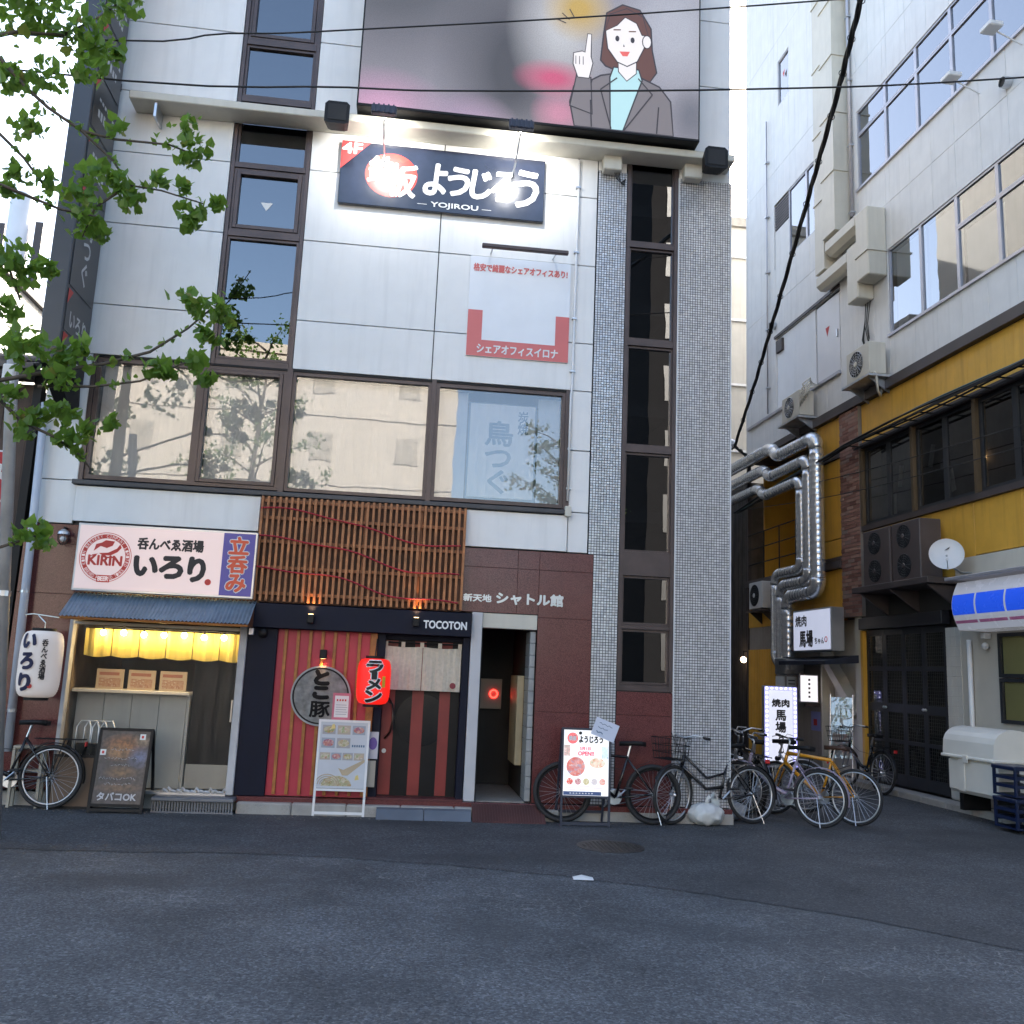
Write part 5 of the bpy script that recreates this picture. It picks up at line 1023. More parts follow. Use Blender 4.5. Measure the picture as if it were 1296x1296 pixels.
T.text('lettering','焼肉',(.46,.20),(8.018,16.76,2.86),RX,EZ,M_brk,bold=.008); T.text('lettering','馬場',(.54,.30),(8.018,16.55,2.52),RX,EZ,M_brk,bold=.012); T.text('lettering','ちゃん',(.36,.11),(8.018,16.02,2.47),RX,EZ,M_brk,bold=.006); T.part('seal',MB().torus((8.016,15.76,2.49),.045,.008,'x',18,4),M_redink)
solo('sign_canopy','small dark blue canopy under the lit grill sign','awning',MB().prism([(8.5,2.22),(7.86,2.10),(7.86,2.03),(8.5,2.08)],lambda a,b:(a,15.50,b),lambda a,b:(a,17.42,b)),mat('canopy_navy',(.015,.02,.035),.5),frame='r')
T=Thing('hanging_sign','narrow lit white vertical sign beside the restaurant porch','sign',(8.2,16.98,1.33),frame='r'); T.part('case',MB().box(8.08,8.46,16.97,17.05,1.33,1.86,.006),M_alu); f=T.part('face',MB().box(8.10,8.44,16.962,16.969,1.35,1.84),mat('vsign_lit',(.72,.70,.72),.4,var=.02,emit=(1,.95,1),es=.18))
for j in range(5): T.part('mark',MB().box(8.25,8.29,16.958,16.961,1.42+j*.08,1.46+j*.08),M_brk,parent=f)
T.part('bracket',MB().box(8.2,8.5,16.99,17.03,1.25,1.32),M_brown)
T=Thing('wall_poster','pale violet poster with a small red picture on the porch wall','poster',(8.49,17.1,.8),frame='r'); b=T.part('sheet',MB().box(8.488,8.496,16.98,17.35,.80,1.16),flat('poster_violet',(.26,.28,.55))); T.part('picture',MB().box(8.484,8.487,17.10,17.24,.90,1.02),M_redink,parent=b)
for i,(s,lb) in enumerate(((18.75,'blank'),(18.2,'printed'))):
    T=Thing('paper_notice',lb+' white paper notice on the wall behind the lit standing sign','notice',(8.49,s,1.58),frame='r'); b=T.part('sheet',MB().box(8.487,8.495,s-.22,s+.22,1.58,1.82),M_paper)
    if i: 
        for j in range(2): T.part('text_line',MB().box(8.484,8.486,s-.16,s+.14,1.66+j*.07,1.68+j*.07),M_brk,parent=b)
# standing lit sign facing the street
T=Thing('standing_sign','tall standing sign framed with small lights, lettering on glowing white','sign',(7.22,17.2,0))
T.part('case',MB().box(6.90,7.55,17.2,17.34,.10,1.62,.01),mat('case_grey',(.35,.35,.37),.5)); f=T.part('face',MB().plate(6.99,7.46,.18,1.54,17.195),flat('glow_white',(.80,.81,.92),es=.14))
for ch,z,w,h in (('焼肉',1.30,.34,.14),('馬',1.07,.20,.19),('場',.85,.20,.19),('ち',.66,.10,.10),('ゃ',.54,.09,.08),('ん',.42,.10,.10)): T.text('lettering',ch,(w,h),(7.22,17.19,z),EX,EZ,M_brk,parent=f,bold=.008)
M_led=flat('led_dot',(.75,.75,1),es=.9); M_vio=mat('violet_edge',(.30,.28,.55),.5,emit=(.4,.4,1),es=.25); T.part('border',MB().box(6.905,6.985,17.188,17.199,.12,1.6),M_vio); T.part('border',MB().box(7.465,7.545,17.188,17.199,.12,1.6),M_vio); T.part('border',MB().box(6.986,7.464,17.188,17.199,1.545,1.6),M_vio)
for i in range(17):
    for x in (6.945,7.505): T.part('light',MB().box(x-.016,x+.016,17.178,17.187,.16+i*.087,.20+i*.087),M_led)
for i in range(5): T.part('light',MB().box(7.03+i*.092,7.062+i*.092,17.178,17.187,1.56,1.59),M_led)
for x in (6.95,7.46): T.part('foot',MB().box(x,x+.05,17.1,17.45,.004,.10),M_black)
# clear plastic banner stand
T=Thing('clear_banner','slanting clear plastic banner stand with pale menu print by the doors','banner',(8.2,15.6,0),frame='r'); f0=lambda a,b:(8.16+.36*a+.08*b,15.55-.12*a+.10*b,.42+b*1.05)
T.part('sheet',MB().quad(f0(-.5,0),f0(.5,0),f0(.5,1),f0(-.5,1)),glass('banner_film',(.8,.8,.8),.10,haze=(.55,.58,.56),hz=.9)); T.part('print',MB().quad(*[tuple(Vector(f0(a,b))+Vector((-.004,-.004,0))) for a,b in ((-.4,.05),(.4,.05),(.4,.40),(-.4,.40))]),foodmat('banner_food',[(.3,.32,.3),(.4,.12,.1),(.5,.5,.46),(.15,.18,.14)],20))
T.part('pole',MB().tube([f0(.5,-.38),f0(.5,1.05)],.010,6),M_steel); T.part('pole',MB().tube([f0(-.5,-.38),f0(-.5,1.05)],.010,6),M_steel)
# dish
T=Thing('satellite_dish','white round satellite dish on a bracket beside the brown air conditioners','dish',(8.4,12.1,3.4),frame='r')
n=Vector((-.52,-.82,.22)).normalized(); c=Vector((8.02,12.1,3.60)); q=n.to_track_quat('Z','Y')
mb=MB().lathe([(.004,-.045),(.08,-.040),(.16,-.025),(.215,-.005),(.235,.008)],(0,0,0),32,caps=False); mb.V=[tuple(c+q@Vector(v)) for v in mb.V]; ds=T.part('reflector',mb,mat('dish_white',(.68,.68,.68),.4,var=.03),smooth=True)
fe=c+n*.22+Vector((-.02,-.03,-.16)); T.part('feed_arm',MB().tube([c+Vector((0,-.02,-.23)),fe],.008,6),M_steel); T.part('feed_horn',MB().tube([fe,fe-n*.05+Vector((0,0,.02))],.022,10),M_wplastic); T.part('mast',MB().tube([c-n*.05,c-n*.05+Vector((.05,0,-.15)),(8.3,12.2,3.36),(8.48,12.2,3.36)],.018,8),M_steel); mk=[tuple(c+q@Vector(v)) for v in ((-.03,.06,-.03),(.05,.12,-.028),(.03,.08,-.03))]
T.part('mark',MB().poly([tuple(Vector(v)+n*.012) for v in mk]),M_brk,parent=ds)
# small floodlights on the upper wall, roof vents
for i,(s,z) in enumerate(((11.55,10.62),(10.6,10.75))):
    T=Thing('wall_floodlight','small white floodlight on an arm under the upper windows'+(' farther from the round vent hood',' just above the round vent hood')[i],'floodlight',(8.3,s,z),frame='r',group='white floodlights under the upper windows'); T.part('arm',MB().tube([(8.5,s,z),(8.1,s+.02,z+.18)],.012,6),M_wplastic); T.part('head',MB().box(7.93,8.15,s-.12,s+.12,z+.16,z+.24,.015),M_wplastic)
for s,z,lb in ((15.2,10.4,'by the square duct elbow'),(10.9,10.35,'near the white floodlights'),(18.9,9.7,'above the boarded openings')): 
    T=Thing('vent_hood','small round steel vent hood '+lb,'vent',(8.45,s,z),frame='r'); T.part('hood',MB().lathe([(.075,-.12),(.085,-.05),(.085,.0)],(8.5,s,z),14,axis='x',caps=False),M_steel,smooth=True); T.part('mouth',MB().lathe([(.07,-.10),(.07,-.095)],(8.5,s,z),14,axis='x'),M_black)
# far building closing the alley
T=Thing('alley_building','pale tiled building standing behind at the end of the alley','building',(10,26,0)); T.part('wall',MB().box(4.2,16,25,33,0,15.2),mat('far_wall',(.48,.46,.42),.6,var=.06,streak=.1)); T.part('roof',MB().box(4.1,16.1,24.9,33.1,15.21,15.5),M_concrete)
for z in (6.2,8.2,10.2,12.2,14.2): T.part('ledge',MB().box(4.2,16,24.93,24.995,z,z+.07),M_wplastic)
T.part('dark_shopfront',MB().box(4.3,9.4,24.9,24.995,0,5.6),mat('shop_dark_grey',(.10,.10,.11),.6,var=.2)); T.text('lettering','ろ',(.32,.38),(8.75,24.89,5.1),EX,EZ,M_ink,bold=.012); T.text('lettering','酒',(.32,.38),(8.75,24.89,3.4),EX,EZ,M_ink,bold=.010)
for z in (4.65,4.25,3.85): T.part('brush_stroke',MB().tube([(8.66,24.885,z+.08),(8.74,24.885,z),(8.84,24.885,z-.06)],.02,5),M_ink)
T.part('door',MB().box(7.0,8.2,24.86,24.899,0,2.1),M_dark); T.part('window',MB().box(4.6,6.6,24.86,24.899,.9,2.1),M_black)
T=Thing('alley_lamp','small warm globe lamp glowing in the dark alley','lamp',(8.15,21.6,2.0)); T.part('globe',MB().ball((8.15,21.6,2.2),.07,12,8),flat('alley_glow',(1,.72,.45),es=5),smooth=True); T.part('bracket',MB().tube([(8.15,21.6,2.27),(8.15,21.6,2.4),(8.35,21.75,2.4)],.012,6),M_black)
T=Thing('alley_block','weathered dark wooden building at the back of the alley beside the corner building','building',(9.2,22.6,0)); T.part('wall',MB().box(8.3,10.1,21.75,24.4,0,6.6),mat('old_wood',(.085,.075,.065),.8,var=.3,streak=.3))
for i in range(9): T.part('batten',MB().box(8.29,8.30,21.8+i*.28,21.84+i*.28,0,6.5),M_beam)
T=Thing('back_building','plain grey building behind the office building','building',(0,27,0)); T.part('wall',MB().box(-4.2,3.4,21,29,0,11.0),M_concrete); T.part('roof',MB().box(-4.3,3.5,20.9,29.1,11.01,11.2),M_concrete)
# ------------------------------------------------------------------ bicycles
def bicycle(label,rear,heading,lean=0,steer=0,frame=M_black,style='diamond',tyre=.021,rimm=M_alu,guard=None,basket=False,rack=False,saddle=M_black,swept=True,group='bicycles parked by the building',fat=1):
    T=Thing('bicycle',label,'bicycle',(rear[0],rear[1],.006),rot=(lean,0,heading),local=True,group=group)
    Rw=.335; WB=1.06; H0=Vector((.86,0,.88)); A0=Vector((WB,0,Rw)); ax=(H0-A0).normalized(); rotm=Matrix.Rotation(steer,3,ax)
    def st(mb): mb.V=[tuple(H0+rotm@(Vector(v)-H0)) for v in mb.V]; return mb
    idt=lambda mb:mb
    for cx,fn,nm in ((0,idt,'rear_wheel'),(WB,st,'front_wheel')):
        w=T.part(nm,fn(MB().torus((cx,0,Rw),Rw-tyre,tyre,'y',44,8)),M_rubber,smooth=True); T.part('rim',fn(MB().torus((cx,0,Rw),Rw-2*tyre-.008,.011,'y',44,6)),rimm,parent=w,smooth=True)
        mb=MB()
        for k in range(28):
            a=2*PI*k/28; b=a+(.5 if k%2 else -.5)*.9; s=.022 if k%4<2 else -.022
            mb.tube([(cx+.022*math.cos(b),s,Rw+.022*math.sin(b)),(cx+(Rw-2*tyre-.012)*math.cos(a),0,Rw+(Rw-2*tyre-.012)*math.sin(a))],.0016,4,caps=False)
        T.part('spokes',fn(mb),M_chrome,parent=w,kind='stuff'); T.part('hub',fn(MB().lathe([(.012,-.05),(.026,-.03),(.018,0),(.026,.03),(.012,.05)],(cx,0,Rw),12,axis='y')),M_steel,parent=w)
        if guard:
            a0,a1=(R(15),R(190)) if cx==0 else (R(30),R(150)); mb=MB(); n=22
            for i in range(n):
                p=[]
                for t in (a0+(a1-a0)*i/n,a0+(a1-a0)*(i+1)/n):
                    for y,dr in ((-.028,-.006),(0,.006),(.028,-.006)): p.append((cx+(Rw+.018+dr)*math.cos(t),y,Rw+(Rw+.018+dr)*math.sin(t)))
                mb.add(p,[(0,1,4,3),(1,2,5,4)])
            T.part('mudguard',fn(mb),guard,smooth=True)
    BBp=(.44,0,.29); ST=(.30,0,.74); HT=(.895,0,.78); HB=(.925,0,.66); seat=(.26,0,.90); mb=MB()
    if style=='diamond': mb.tube([ST,HT],.017*fat,8).tube([BBp,HB],.019*fat,8)
    else: mb.tube([(.385,0,.42),(.62,0,.40),HB],.021,8).tube([(.34,0,.58),(.60,0,.52),HT],.016,8) if style=='double' else mb.tube([(.40,0,.33),(.60,0,.40),HB],.026,10)
    mb.tube([BBp,ST],.016,8)
    for s in (-1,1): mb.tube([(0,s*.055,Rw),(.40,s*.035,.29)],.010,6).tube([(0,s*.055,Rw),(.30,s*.025,.72)],.008,6)
    T.part('frame',mb,frame,smooth=True); T.part('head_tube',MB().tube([HB,HT],.022,10),frame,smooth=True)
    mb=MB()
    for s in (-1,1): mb.tube([(WB,s*.05,Rw),(.955,s*.045,.60),(.93,0,.65)],.011,6)
    T.part('fork',st(mb),frame if style!='step' else M_chrome,smooth=True)
    T.part('seat_post',MB().tube([ST,seat],.013,8),M_chrome); T.part('saddle',MB().add([(x,y*w,z) for x,w,z in ((.10,.9,.915),(.16,1,.925),(.30,.45,.92),(.40,.22,.915)) for y in (-.085,-.05,0,.05,.085)]+[(x,y*w,z-.05) for x,w,z in ((.10,.8,.915),(.16,.9,.925),(.30,.3,.92),(.40,.15,.915)) for y in (-.085,-.05,0,.05,.085)],[(i*5+j,i*5+j+1,i*5+j+6,i*5+j+5) for i in range(3) for j in range(4)]+[(20+i*5+j,20+i*5+j+5,20+i*5+j+6,20+i*5+j+1) for i in range(3) for j in range(4)]+[(i*5,i*5+5,25+i*5,20+i*5) for i in range(3)]+[(i*5+4,24+i*5,29+i*5,i*5+9) for i in range(3)]+[(j,20+j,21+j,j+1) for j in range(4)]+[(15+j,16+j,36+j,35+j) for j in range(4)]),saddle,smooth=True)
    T.part('stem',st(MB().tube([HT,(.865,0,.93),(.90,0,.97)],.013,8)),M_chrome,smooth=True)
    hp=[(.76,-.27,.99),(.80,-.255,1.0),(.90,-.16,1.02),(.91,0,.975),(.90,.16,1.02),(.80,.255,1.0),(.76,.27,.99)] if swept else [(.87,-.28,.98),(.90,-.1,.975),(.91,0,.97),(.90,.1,.975),(.87,.28,.98)]
    hb=T.part('handlebar',st(MB().tube(hp,.011,8)),M_chrome if swept else M_black,smooth=True)
    for s in (-1,1):
        g=hp[0] if s<0 else hp[-1]; g2=(g[0]+(.09 if swept else .02),g[1]-s*(.03 if swept else .10),g[2]+(.01 if swept else 0)); T.part('grip',st(MB().tube([g,g2],.017,8)),M_rubber,parent=hb); T.part('brake_lever',st(MB().tube([(g2[0]+.03,g2[1],g2[2]),(g[0]+.06,g[1],g[2]-.03)],.006,5)),M_alu,parent=hb)
    T.part('chainring',MB().lathe([(.085,-.062),(.09,-.058),(.085,-.054)],BBp,24,axis='y'),M_steel); T.part('crank_arm',MB().tube([(BBp[0],-.07,BBp[2]),(BBp[0]+.12,-.085,BBp[2]-.11)],.010,6),M_steel); T.part('crank_arm',MB().tube([(BBp[0],.07,BBp[2]),(BBp[0]-.12,.085,BBp[2]+.11)],.010,6),M_steel)
    for x,y,z in ((BBp[0]+.12,-.135,BBp[2]-.11),(BBp[0]-.12,.135,BBp[2]+.11)): T.part('pedal',MB().box(x-.045,x+.045,y-.045,y+.045,z-.012,z+.012,.006),M_rubber)
    T.part('chain',MB().tube([(0,-.055,Rw+.035),(BBp[0],-.058,BBp[2]+.085)],.006,4).tube([(0,-.055,Rw-.035),(BBp[0],-.058,BBp[2]-.085)],.006,4),M_steel); T.part('kickstand',MB().tube([(.02,.06,Rw),(-.06,.14,.01)],.0055,6),M_steel)
    T.part('brake_cable',st(MB().tube([(.88,-.2,1.0),(1.0,-.12,1.03),(1.02,-.02,.92),(.95,.0,.80)],.0035,5)),M_rubber); T.part('rear_brake_cable',MB().tube([(.93,.03,.78),(.6,.03,.62),(.32,.03,.60),(.05,.05,.70)],.003,5),M_rubber)
    if rack:
        mb=MB()
        for s in (-.06,0,.06): mb.tube([(-.30,s,.73),(.20,s,.73)],.006,6)
        for x in (-.3,-.1,.1): mb.tube([(x,-.06,.735),(x,.06,.735)],.006,6)
        for s in (-1,1): mb.tube([(0,s*.06,Rw),(-.12,s*.06,.73)],.006,6)
        T.part('rack',mb,M_black); T.part('reflector',MB().box(-.33,-.315,-.03,.03,.66,.71,.004),flat('reflector_red',(.5,.02,.02)))
    if basket:
        mb=MB()
        for z,g in ((.74,.0),(.82,.012),(.90,.022),(.98,.03)):
            x0,x1,y=1.0-g,1.26+g,.14+g; mb.tube([(x0,-y,z),(x1,-y,z),(x1,y,z),(x0,y,z)],.004,4,closed=True)
        for i in range(7): y=-.14+i*.0467; mb.tube([(1.26,y,.74),(1.29,y*1.2,.98)],.003,4).tube([(1.0,y,.74),(.97,y*1.2,.98)],.003,4).tube([(1.0,y,.74),(1.26,y,.74)],.003,4)
        for i in range(7): x=1.0+i*.043; mb.tube([(x,-.14,.74),(x,-.17,.98)],.003,4).tube([(x,.14,.74),(x,.17,.98)],.003,4)
        T.part('basket',st(mb),M_black,kind='stuff')
    T.part('head_lamp',st(MB().lathe([(.02,0),(.03,.06),(.028,.065)],(1.0,0,.70),12,axis='x')),M_chrome if style!='diamond' else M_black)
    return T
M_lav=mat('lavender_paint',(.34,.29,.38),.3,var=.04,coat=.5); M_yel=mat('yellow_paint',(.62,.27,.012),.3,var=.05,coat=.5); M_fblk=mat('gloss_black',(.012,.012,.014),.25,var=.1,coat=.5); M_sil=mat('silver_paint',(.45,.46,.48),.3,metal=.5,var=.05); M_gw=mat('guard_black',(.02,.02,.022),.35,var=.1); M_bs2=mat('brown_leather',(.06,.03,.02),.5,var=.2)
bicycle('black city bicycle with rear rack parked by the leaning brown panel',(-3.68,10.72),R(180),lean=.05,steer=.3,frame=M_fblk,style='step',guard=M_gw,rack=True,basket=True)
bicycle('black bicycle with fat black tyres behind the lit white board',(2.96,10.70),R(180),lean=.06,steer=-.15,frame=M_fblk,tyre=.027,rimm=M_black,swept=False)
bicycle('black bicycle with pale rims leaning beside the wide mosaic pillar',(4.25,10.96),R(193),lean=.10,steer=.35,frame=M_fblk,style='double',guard=M_gw,basket=True)
bicycle('black bicycle standing in the alley mouth behind the mosaic pillar',(4.62,11.75),R(84),lean=.05,steer=.3,frame=M_fblk,guard=M_gw,rack=True)
bicycle('lavender city bicycle with matching mudguard beside the yellow bicycle',(5.0,10.78),R(132),lean=.06,steer=.25,frame=M_lav,style='step',guard=M_lav)
bicycle('silver city bicycle behind the lavender bicycle',(5.35,12.0),R(140),lean=-.05,steer=.2,frame=M_sil,style='step',guard=M_sil,rack=True,basket=True)
bicycle('bright yellow bicycle with brown saddle at the alley mouth',(5.55,11.0),R(131),lean=.07,steer=-.2,frame=M_yel,tyre=.018,guard=None,saddle=M_bs2,swept=False,fat=1.35)
bicycle('dark bicycle with basket standing by the black folding doors',(7.62,14.2),R(96),lean=.04,steer=.2,frame=M_fblk,style='step',guard=M_gw,rack=True,basket=True)
# rubbish bags
def bag(label,c,r,m):
    mb=MB(); n,k=28,18
    V=[]
    for i in range(k+1):
        for j in range(n):
            a=PI*i/k; b=2*PI*j/n; rr=r*(1+.08*math.sin(3*b+c[0]*7)+.05*math.sin(9*b+i*.5)*math.sin(a)+.05*math.sin(5*b-i*.8)+rnd.uniform(-.035,.035)); V.append((c[0]+1.25*rr*math.sin(a)*math.cos(b),c[1]+.8*rr*math.sin(a)*math.sin(b),max(.006,c[2]+r*.75*(1-math.cos(a))/1.0-.018*math.sin(4*b+i*.6)*math.sin(a))))
    mb.add(V,[(i*n+j,i*n+(j+1)%n,(i+1)*n+(j+1)%n,(i+1)*n+j) for i in range(k) for j in range(n)])
    T=Thing('rubbish_bag',label,'rubbish bag',(c[0],c[1],0),group='rubbish bags among the bicycles'); T.part('sack',mb,m,smooth=True); T.part('knot',MB().tube([(c[0],c[1],c[2]+1.45*r),(c[0]+.01,c[1],c[2]+1.75*r),(c[0]+.04,c[1],c[2]+1.9*r)],[.03,.018,.03],8),m,smooth=True)
bag('white tied rubbish bag on the ground beside the wide mosaic pillar',(3.62,10.78,0),.17,mat('bag_white',(.60,.60,.58),.35,var=.10,bump=.9,bs=14)); bag('grey crumpled rubbish bag under the parked bicycles',(4.05,11.22,0),.16,mat('bag_grey',(.30,.32,.36),.35,var=.2,bump=.5,bs=25))
# ------------------------------------------------------------------ neighbour on the left
T=Thing('wooden_house','old brown boarded wooden house with tiled roof beside the office building','house',(-6.5,12,0))
M_bd=mat('old_board',(.085,.055,.042),.75,var=.3,streak=.4); x=-9.0
while x<-4.5:
    T.part('plank',MB().box(x+.003,min(x+.14,-4.5)-.003,11.0+rnd.uniform(0,.01),11.05,.1,4.75),M_bd); x+=.14
T.part('wall',MB().box(-9,-4.5,11.06,16,0,4.76),M_bd); T.part('corner_post',MB().box(-4.49,-4.40,10.97,11.1,0,4.9),M_black); T.part('gutter',MB().tube([(-9,10.78,4.80),(-4.45,10.78,4.80)],.05,8),M_beam)
M_rtile=mat('roof_tile',(.10,.085,.08),.6,var=.25); T.part('eave',MB().box(-9,-4.42,10.72,11.3,4.86,4.92),M_beam)
rf=T.part('roof',MB().prism([(10.70,4.93),(13.2,5.75),(13.2,5.65),(10.70,4.86)],lambda a,b:(-9,a,b),lambda a,b:(-4.42,a,b)),M_rtile)
for i in range(20): T.part('tile_rib',MB().tube([(-8.9+i*.23,10.70,4.95),(-8.9+i*.23,13.2,5.77)],.035,6),M_rtile,parent=rf)
T=Thing('white_block','small white rendered building behind the wooden house','building',(-11,20,0)); T.part('wall',MB().box(-16,-8.3,18,24,0,9.0),M_wr); T.part('roof',MB().box(-16.1,-8.2,17.9,24.1,9.01,9.15),M_rtile)
T=Thing('roof_flue','white cylindrical flue with dark stacks above the white rendered building','flue',(-8.9,20,9.15)); T.part('flue',MB().lathe([(.24,9.16),(.24,11.5),(.2,11.6)],(-8.95,20,0),16),M_wplastic,smooth=True); T.part('stack',MB().box(-8.62,-8.45,20,20.2,9.16,11.0),M_beam); T.part('stack',MB().box(-9.38,-9.24,20,20.2,9.16,10.9),M_beam)
T=Thing('street_pole','leaning grey metal pole carrying the red and white board','pole',(-3.5,9.0,0)); T.part('shaft',MB().tube([(-3.50,9.0,0),(-3.87,9.0,4.0),(-3.93,9.0,4.7)],.055,12),mat('pole_grey',(.33,.32,.31),.6,metal=.4,var=.25),smooth=True); T.part('band',MB().lathe([(.062,0),(.062,.05)],(-3.70,9.0,2.15),12),M_steel); T.part('light_box',MB().box(-3.95,-3.85,8.9,9.0,4.15,4.35,.01),M_wplastic)
T=Thing('pole_board','tall red and white shop board fixed to the leaning pole','sign',(-4.1,9.05,1.4)); b=T.part('board',MB().box(-4.35,-3.83,9.07,9.10,1.40,3.54,.004),M_whiteink)
for z0,z1 in ((2.80,3.52),(1.42,1.95)): T.part('red_field',MB().plate(-4.34,-3.84,z0,z1,9.066),flat('board_red',(.52,.03,.04)),parent=b)
T.text('lettering','み',(.30,.30),(-4.02,9.062,3.33),EX,EZ,M_whiteink,parent=b,bold=.012); T.text('lettering','べ',(.30,.26),(-4.02,9.062,2.97),EX,EZ,M_whiteink,parent=b,bold=.012)
# ------------------------------------------------------------------ trees
m,nt,p=newmat('leaf'); L=nt.links; nt.nodes.remove(p)
ge=nt.nodes.new('ShaderNodeNewGeometry'); c=ramp(nt,ge.outputs['Random Per Island'],[(0,(.06,.13,.02)),(.5,(.10,.21,.035)),(.95,(.15,.27,.05)),(1,(.24,.16,.06))])
df=nt.nodes.new('ShaderNodeBsdfPrincipled'); df.inputs['Roughness'].default_value=.45; L.new(c,df.inputs['Base Color']); tr=nt.nodes.new('ShaderNodeBsdfTranslucent'); L.new(mixc(nt,.6,c,(.36,.52,.06)),tr.inputs[0]); mx=nt.nodes.new('ShaderNodeMixShader'); mx.inputs[0].default_value=.5; L.new(df.outputs[0],mx.inputs[1]); L.new(tr.outputs[0],mx.inputs[2]); L.new(mx.outputs[0],nt.nodes['Material Output'].inputs[0]); M_leaf=m
M_bark=mat('bark',(.085,.07,.055),.9,var=.3,vs_=12,bump=.6,bs=30)
def leaves(mb,c,r,n,rg,size=.078):
    for _ in range(n):
        while True:
            d=Vector((rg.uniform(-1,1),rg.uniform(-1,1),rg.uniform(-1,1)))
            if d.length<=1: break
        k_=1.12*rg.random()**.15*(1.5 if rg.random()<.12 else 1); p=Vector(c)+Vector((d.x*r,d.y*r,d.z*r*.85))*k_; s=size*rg.uniform(.45,1.3); e=Matrix.Rotation(rg.uniform(0,2*PI),3,'Z')@Matrix.Rotation(rg.uniform(.5,1.5),3,'X')@Matrix.Rotation(rg.uniform(-.5,.5),3,'Y')
        mb.add([p+e@(Vector(q)*s) for q in ((0,0,0),(.38,-.12,.10),(.52,.35,.12),(.0,1.08,-.03),(-.52,.35,.12),(-.38,-.12,.10))],[(0,1,2,3),(0,3,4,5)])
BR={'A':[(-3.97,7.2,6.73),(-3.61,7.3,6.47),(-3.38,7.35,6.25),(-3.22,7.4,6.13),(-2.97,7.5,6.01),(-2.7,7.55,5.79),(-2.57,7.6,5.61),(-2.3,7.6,5.59),(-1.95,7.65,5.53)],
'A2':[(-2.97,7.5,6.01),(-2.73,7.6,6.02),(-2.31,7.7,6.08),(-2.09,7.7,6.01)],'A3':[(-2.57,7.6,5.61),(-2.78,7.5,5.33),(-2.85,7.5,5.06)],'B':[(-3.61,7.0,5.26),(-3.36,7.1,5.25),(-2.98,7.3,5.19),(-2.71,7.4,5.2)],
'C':[(-3.28,6.8,3.51),(-2.89,7.1,3.74),(-2.49,7.3,3.92),(-2.18,7.4,4.08),(-1.93,7.5,4.34),(-1.77,7.55,4.55)],'D':[(-2.88,7.1,3.64),(-2.51,7.2,3.7),(-2.2,7.3,3.8),(-1.77,7.4,4.08)],'E':[(-3.4,7.0,3.68),(-3.13,7.1,3.51),(-2.98,7.15,3.37),(-2.75,7.2,3.28),(-2.58,7.3,3.17),(-2.52,7.35,3.09)],
'F':[(-3.21,7.0,2.33),(-2.99,7.1,2.4),(-2.79,7.2,2.51)],'G':[(-4.15,7.6,6.72),(-3.66,7.6,6.93),(-3.31,7.7,7.02),(-3.04,7.8,7.33),(-2.77,7.9,7.77)],'H':[(-3.72,7.3,4.67),(-3.31,7.3,4.68),(-3.18,7.3,4.39)],'I':[(-4.2,7.8,6.47),(-3.58,7.9,5.93),(-3.35,7.9,5.65)]}
CLU=[(-3.47,7.7,7.25,.28),(-3.11,7.7,7.0,.25),(-2.92,7.8,7.44,.2),(-3.68,7.6,7.08,.22),(-3.54,7.4,6.35,.15),(-3.26,7.4,6.39,.16),(-3.55,7.9,6.23,.14),(-3.03,7.6,6.63,.16),(-2.78,7.5,6.74,.1),(-2.18,7.7,6.23,.1),(-2.06,7.7,6.05,.13),(-2.15,7.7,5.93,.09),(-2.81,7.5,5.6,.15),(-2.91,7.5,5.37,.17),(-2.63,7.55,5.57,.12),(-2.54,7.6,5.46,.13),(-2.82,7.5,5.13,.14),(-2.33,7.6,5.65,.07),(-2.12,7.6,5.62,.07),(-2.03,7.65,5.43,.13),(-1.83,7.65,5.51,.08),(-2.04,7.65,5.3,.07),(-1.95,7.5,4.58,.1),(-1.77,7.5,4.5,.15),(-1.62,7.5,4.44,.09),(-1.76,7.45,4.24,.1),(-2.1,7.3,3.9,.1),(-1.98,7.3,3.87,.07),(-1.83,7.4,4.01,.12),(-1.73,7.4,3.85,.06),(-3.01,7.1,3.91,.2),(-2.77,7.15,3.88,.13),(-2.65,7.2,3.97,.1),(-2.73,7.1,3.68,.12),(-3.28,7.3,4.71,.2),(-3.18,7.3,4.59,.13),(-3.0,7.3,4.64,.09),(-3.29,7.3,4.28,.15),(-2.9,7.2,3.41,.1),(-2.73,7.2,3.46,.12),(-2.67,7.25,3.25,.11),(-2.55,7.3,3.34,.09),(-2.39,7.3,3.41,.07),(-2.98,7.15,3.27,.08),(-3.06,7.1,3.56,.08),(-2.82,7.2,2.51,.13),(-2.73,7.2,2.44,.06),(-3.63,7.9,5.77,.1),(-3.35,7.9,5.69,.1),(-3.34,7.2,5.23,.07),(-2.69,7.5,5.07,.07),(-2.72,7.6,6.11,.07)]
T=Thing('street_tree','leafy green street tree reaching in front of the tenant sign','tree',(-4.9,6.8,0))
tk=T.part('trunk',MB().tube([(-4.9,6.8,0),(-4.88,6.8,1.5),(-4.82,6.85,3.2),(-4.75,6.95,5),(-4.7,7.1,6.6),(-4.55,7.2,8.4)],[.15,.13,.115,.09,.06,.03],12),M_bark,smooth=True)
root={'A':(-4.70,7.08,6.3),'B':(-4.76,6.93,4.8),'C':(-4.83,6.85,3.0),'E':(-4.82,6.86,3.3),'F':(-4.85,6.83,2.2),'G':(-4.68,7.12,6.7),'H':(-4.77,6.93,4.5),'I':(-4.71,7.08,6.2)}
for k,v in BR.items():
    pts=([root[k]] if k in root else [])+v; n=len(pts); w0=.017 if k in root else .009
    T.part('branch',MB().tube(pts,[w0*(1-i/(n))+.004 for i in range(n)],6),M_bark,parent=tk,smooth=True)
rg=random.Random(3); mb=MB()
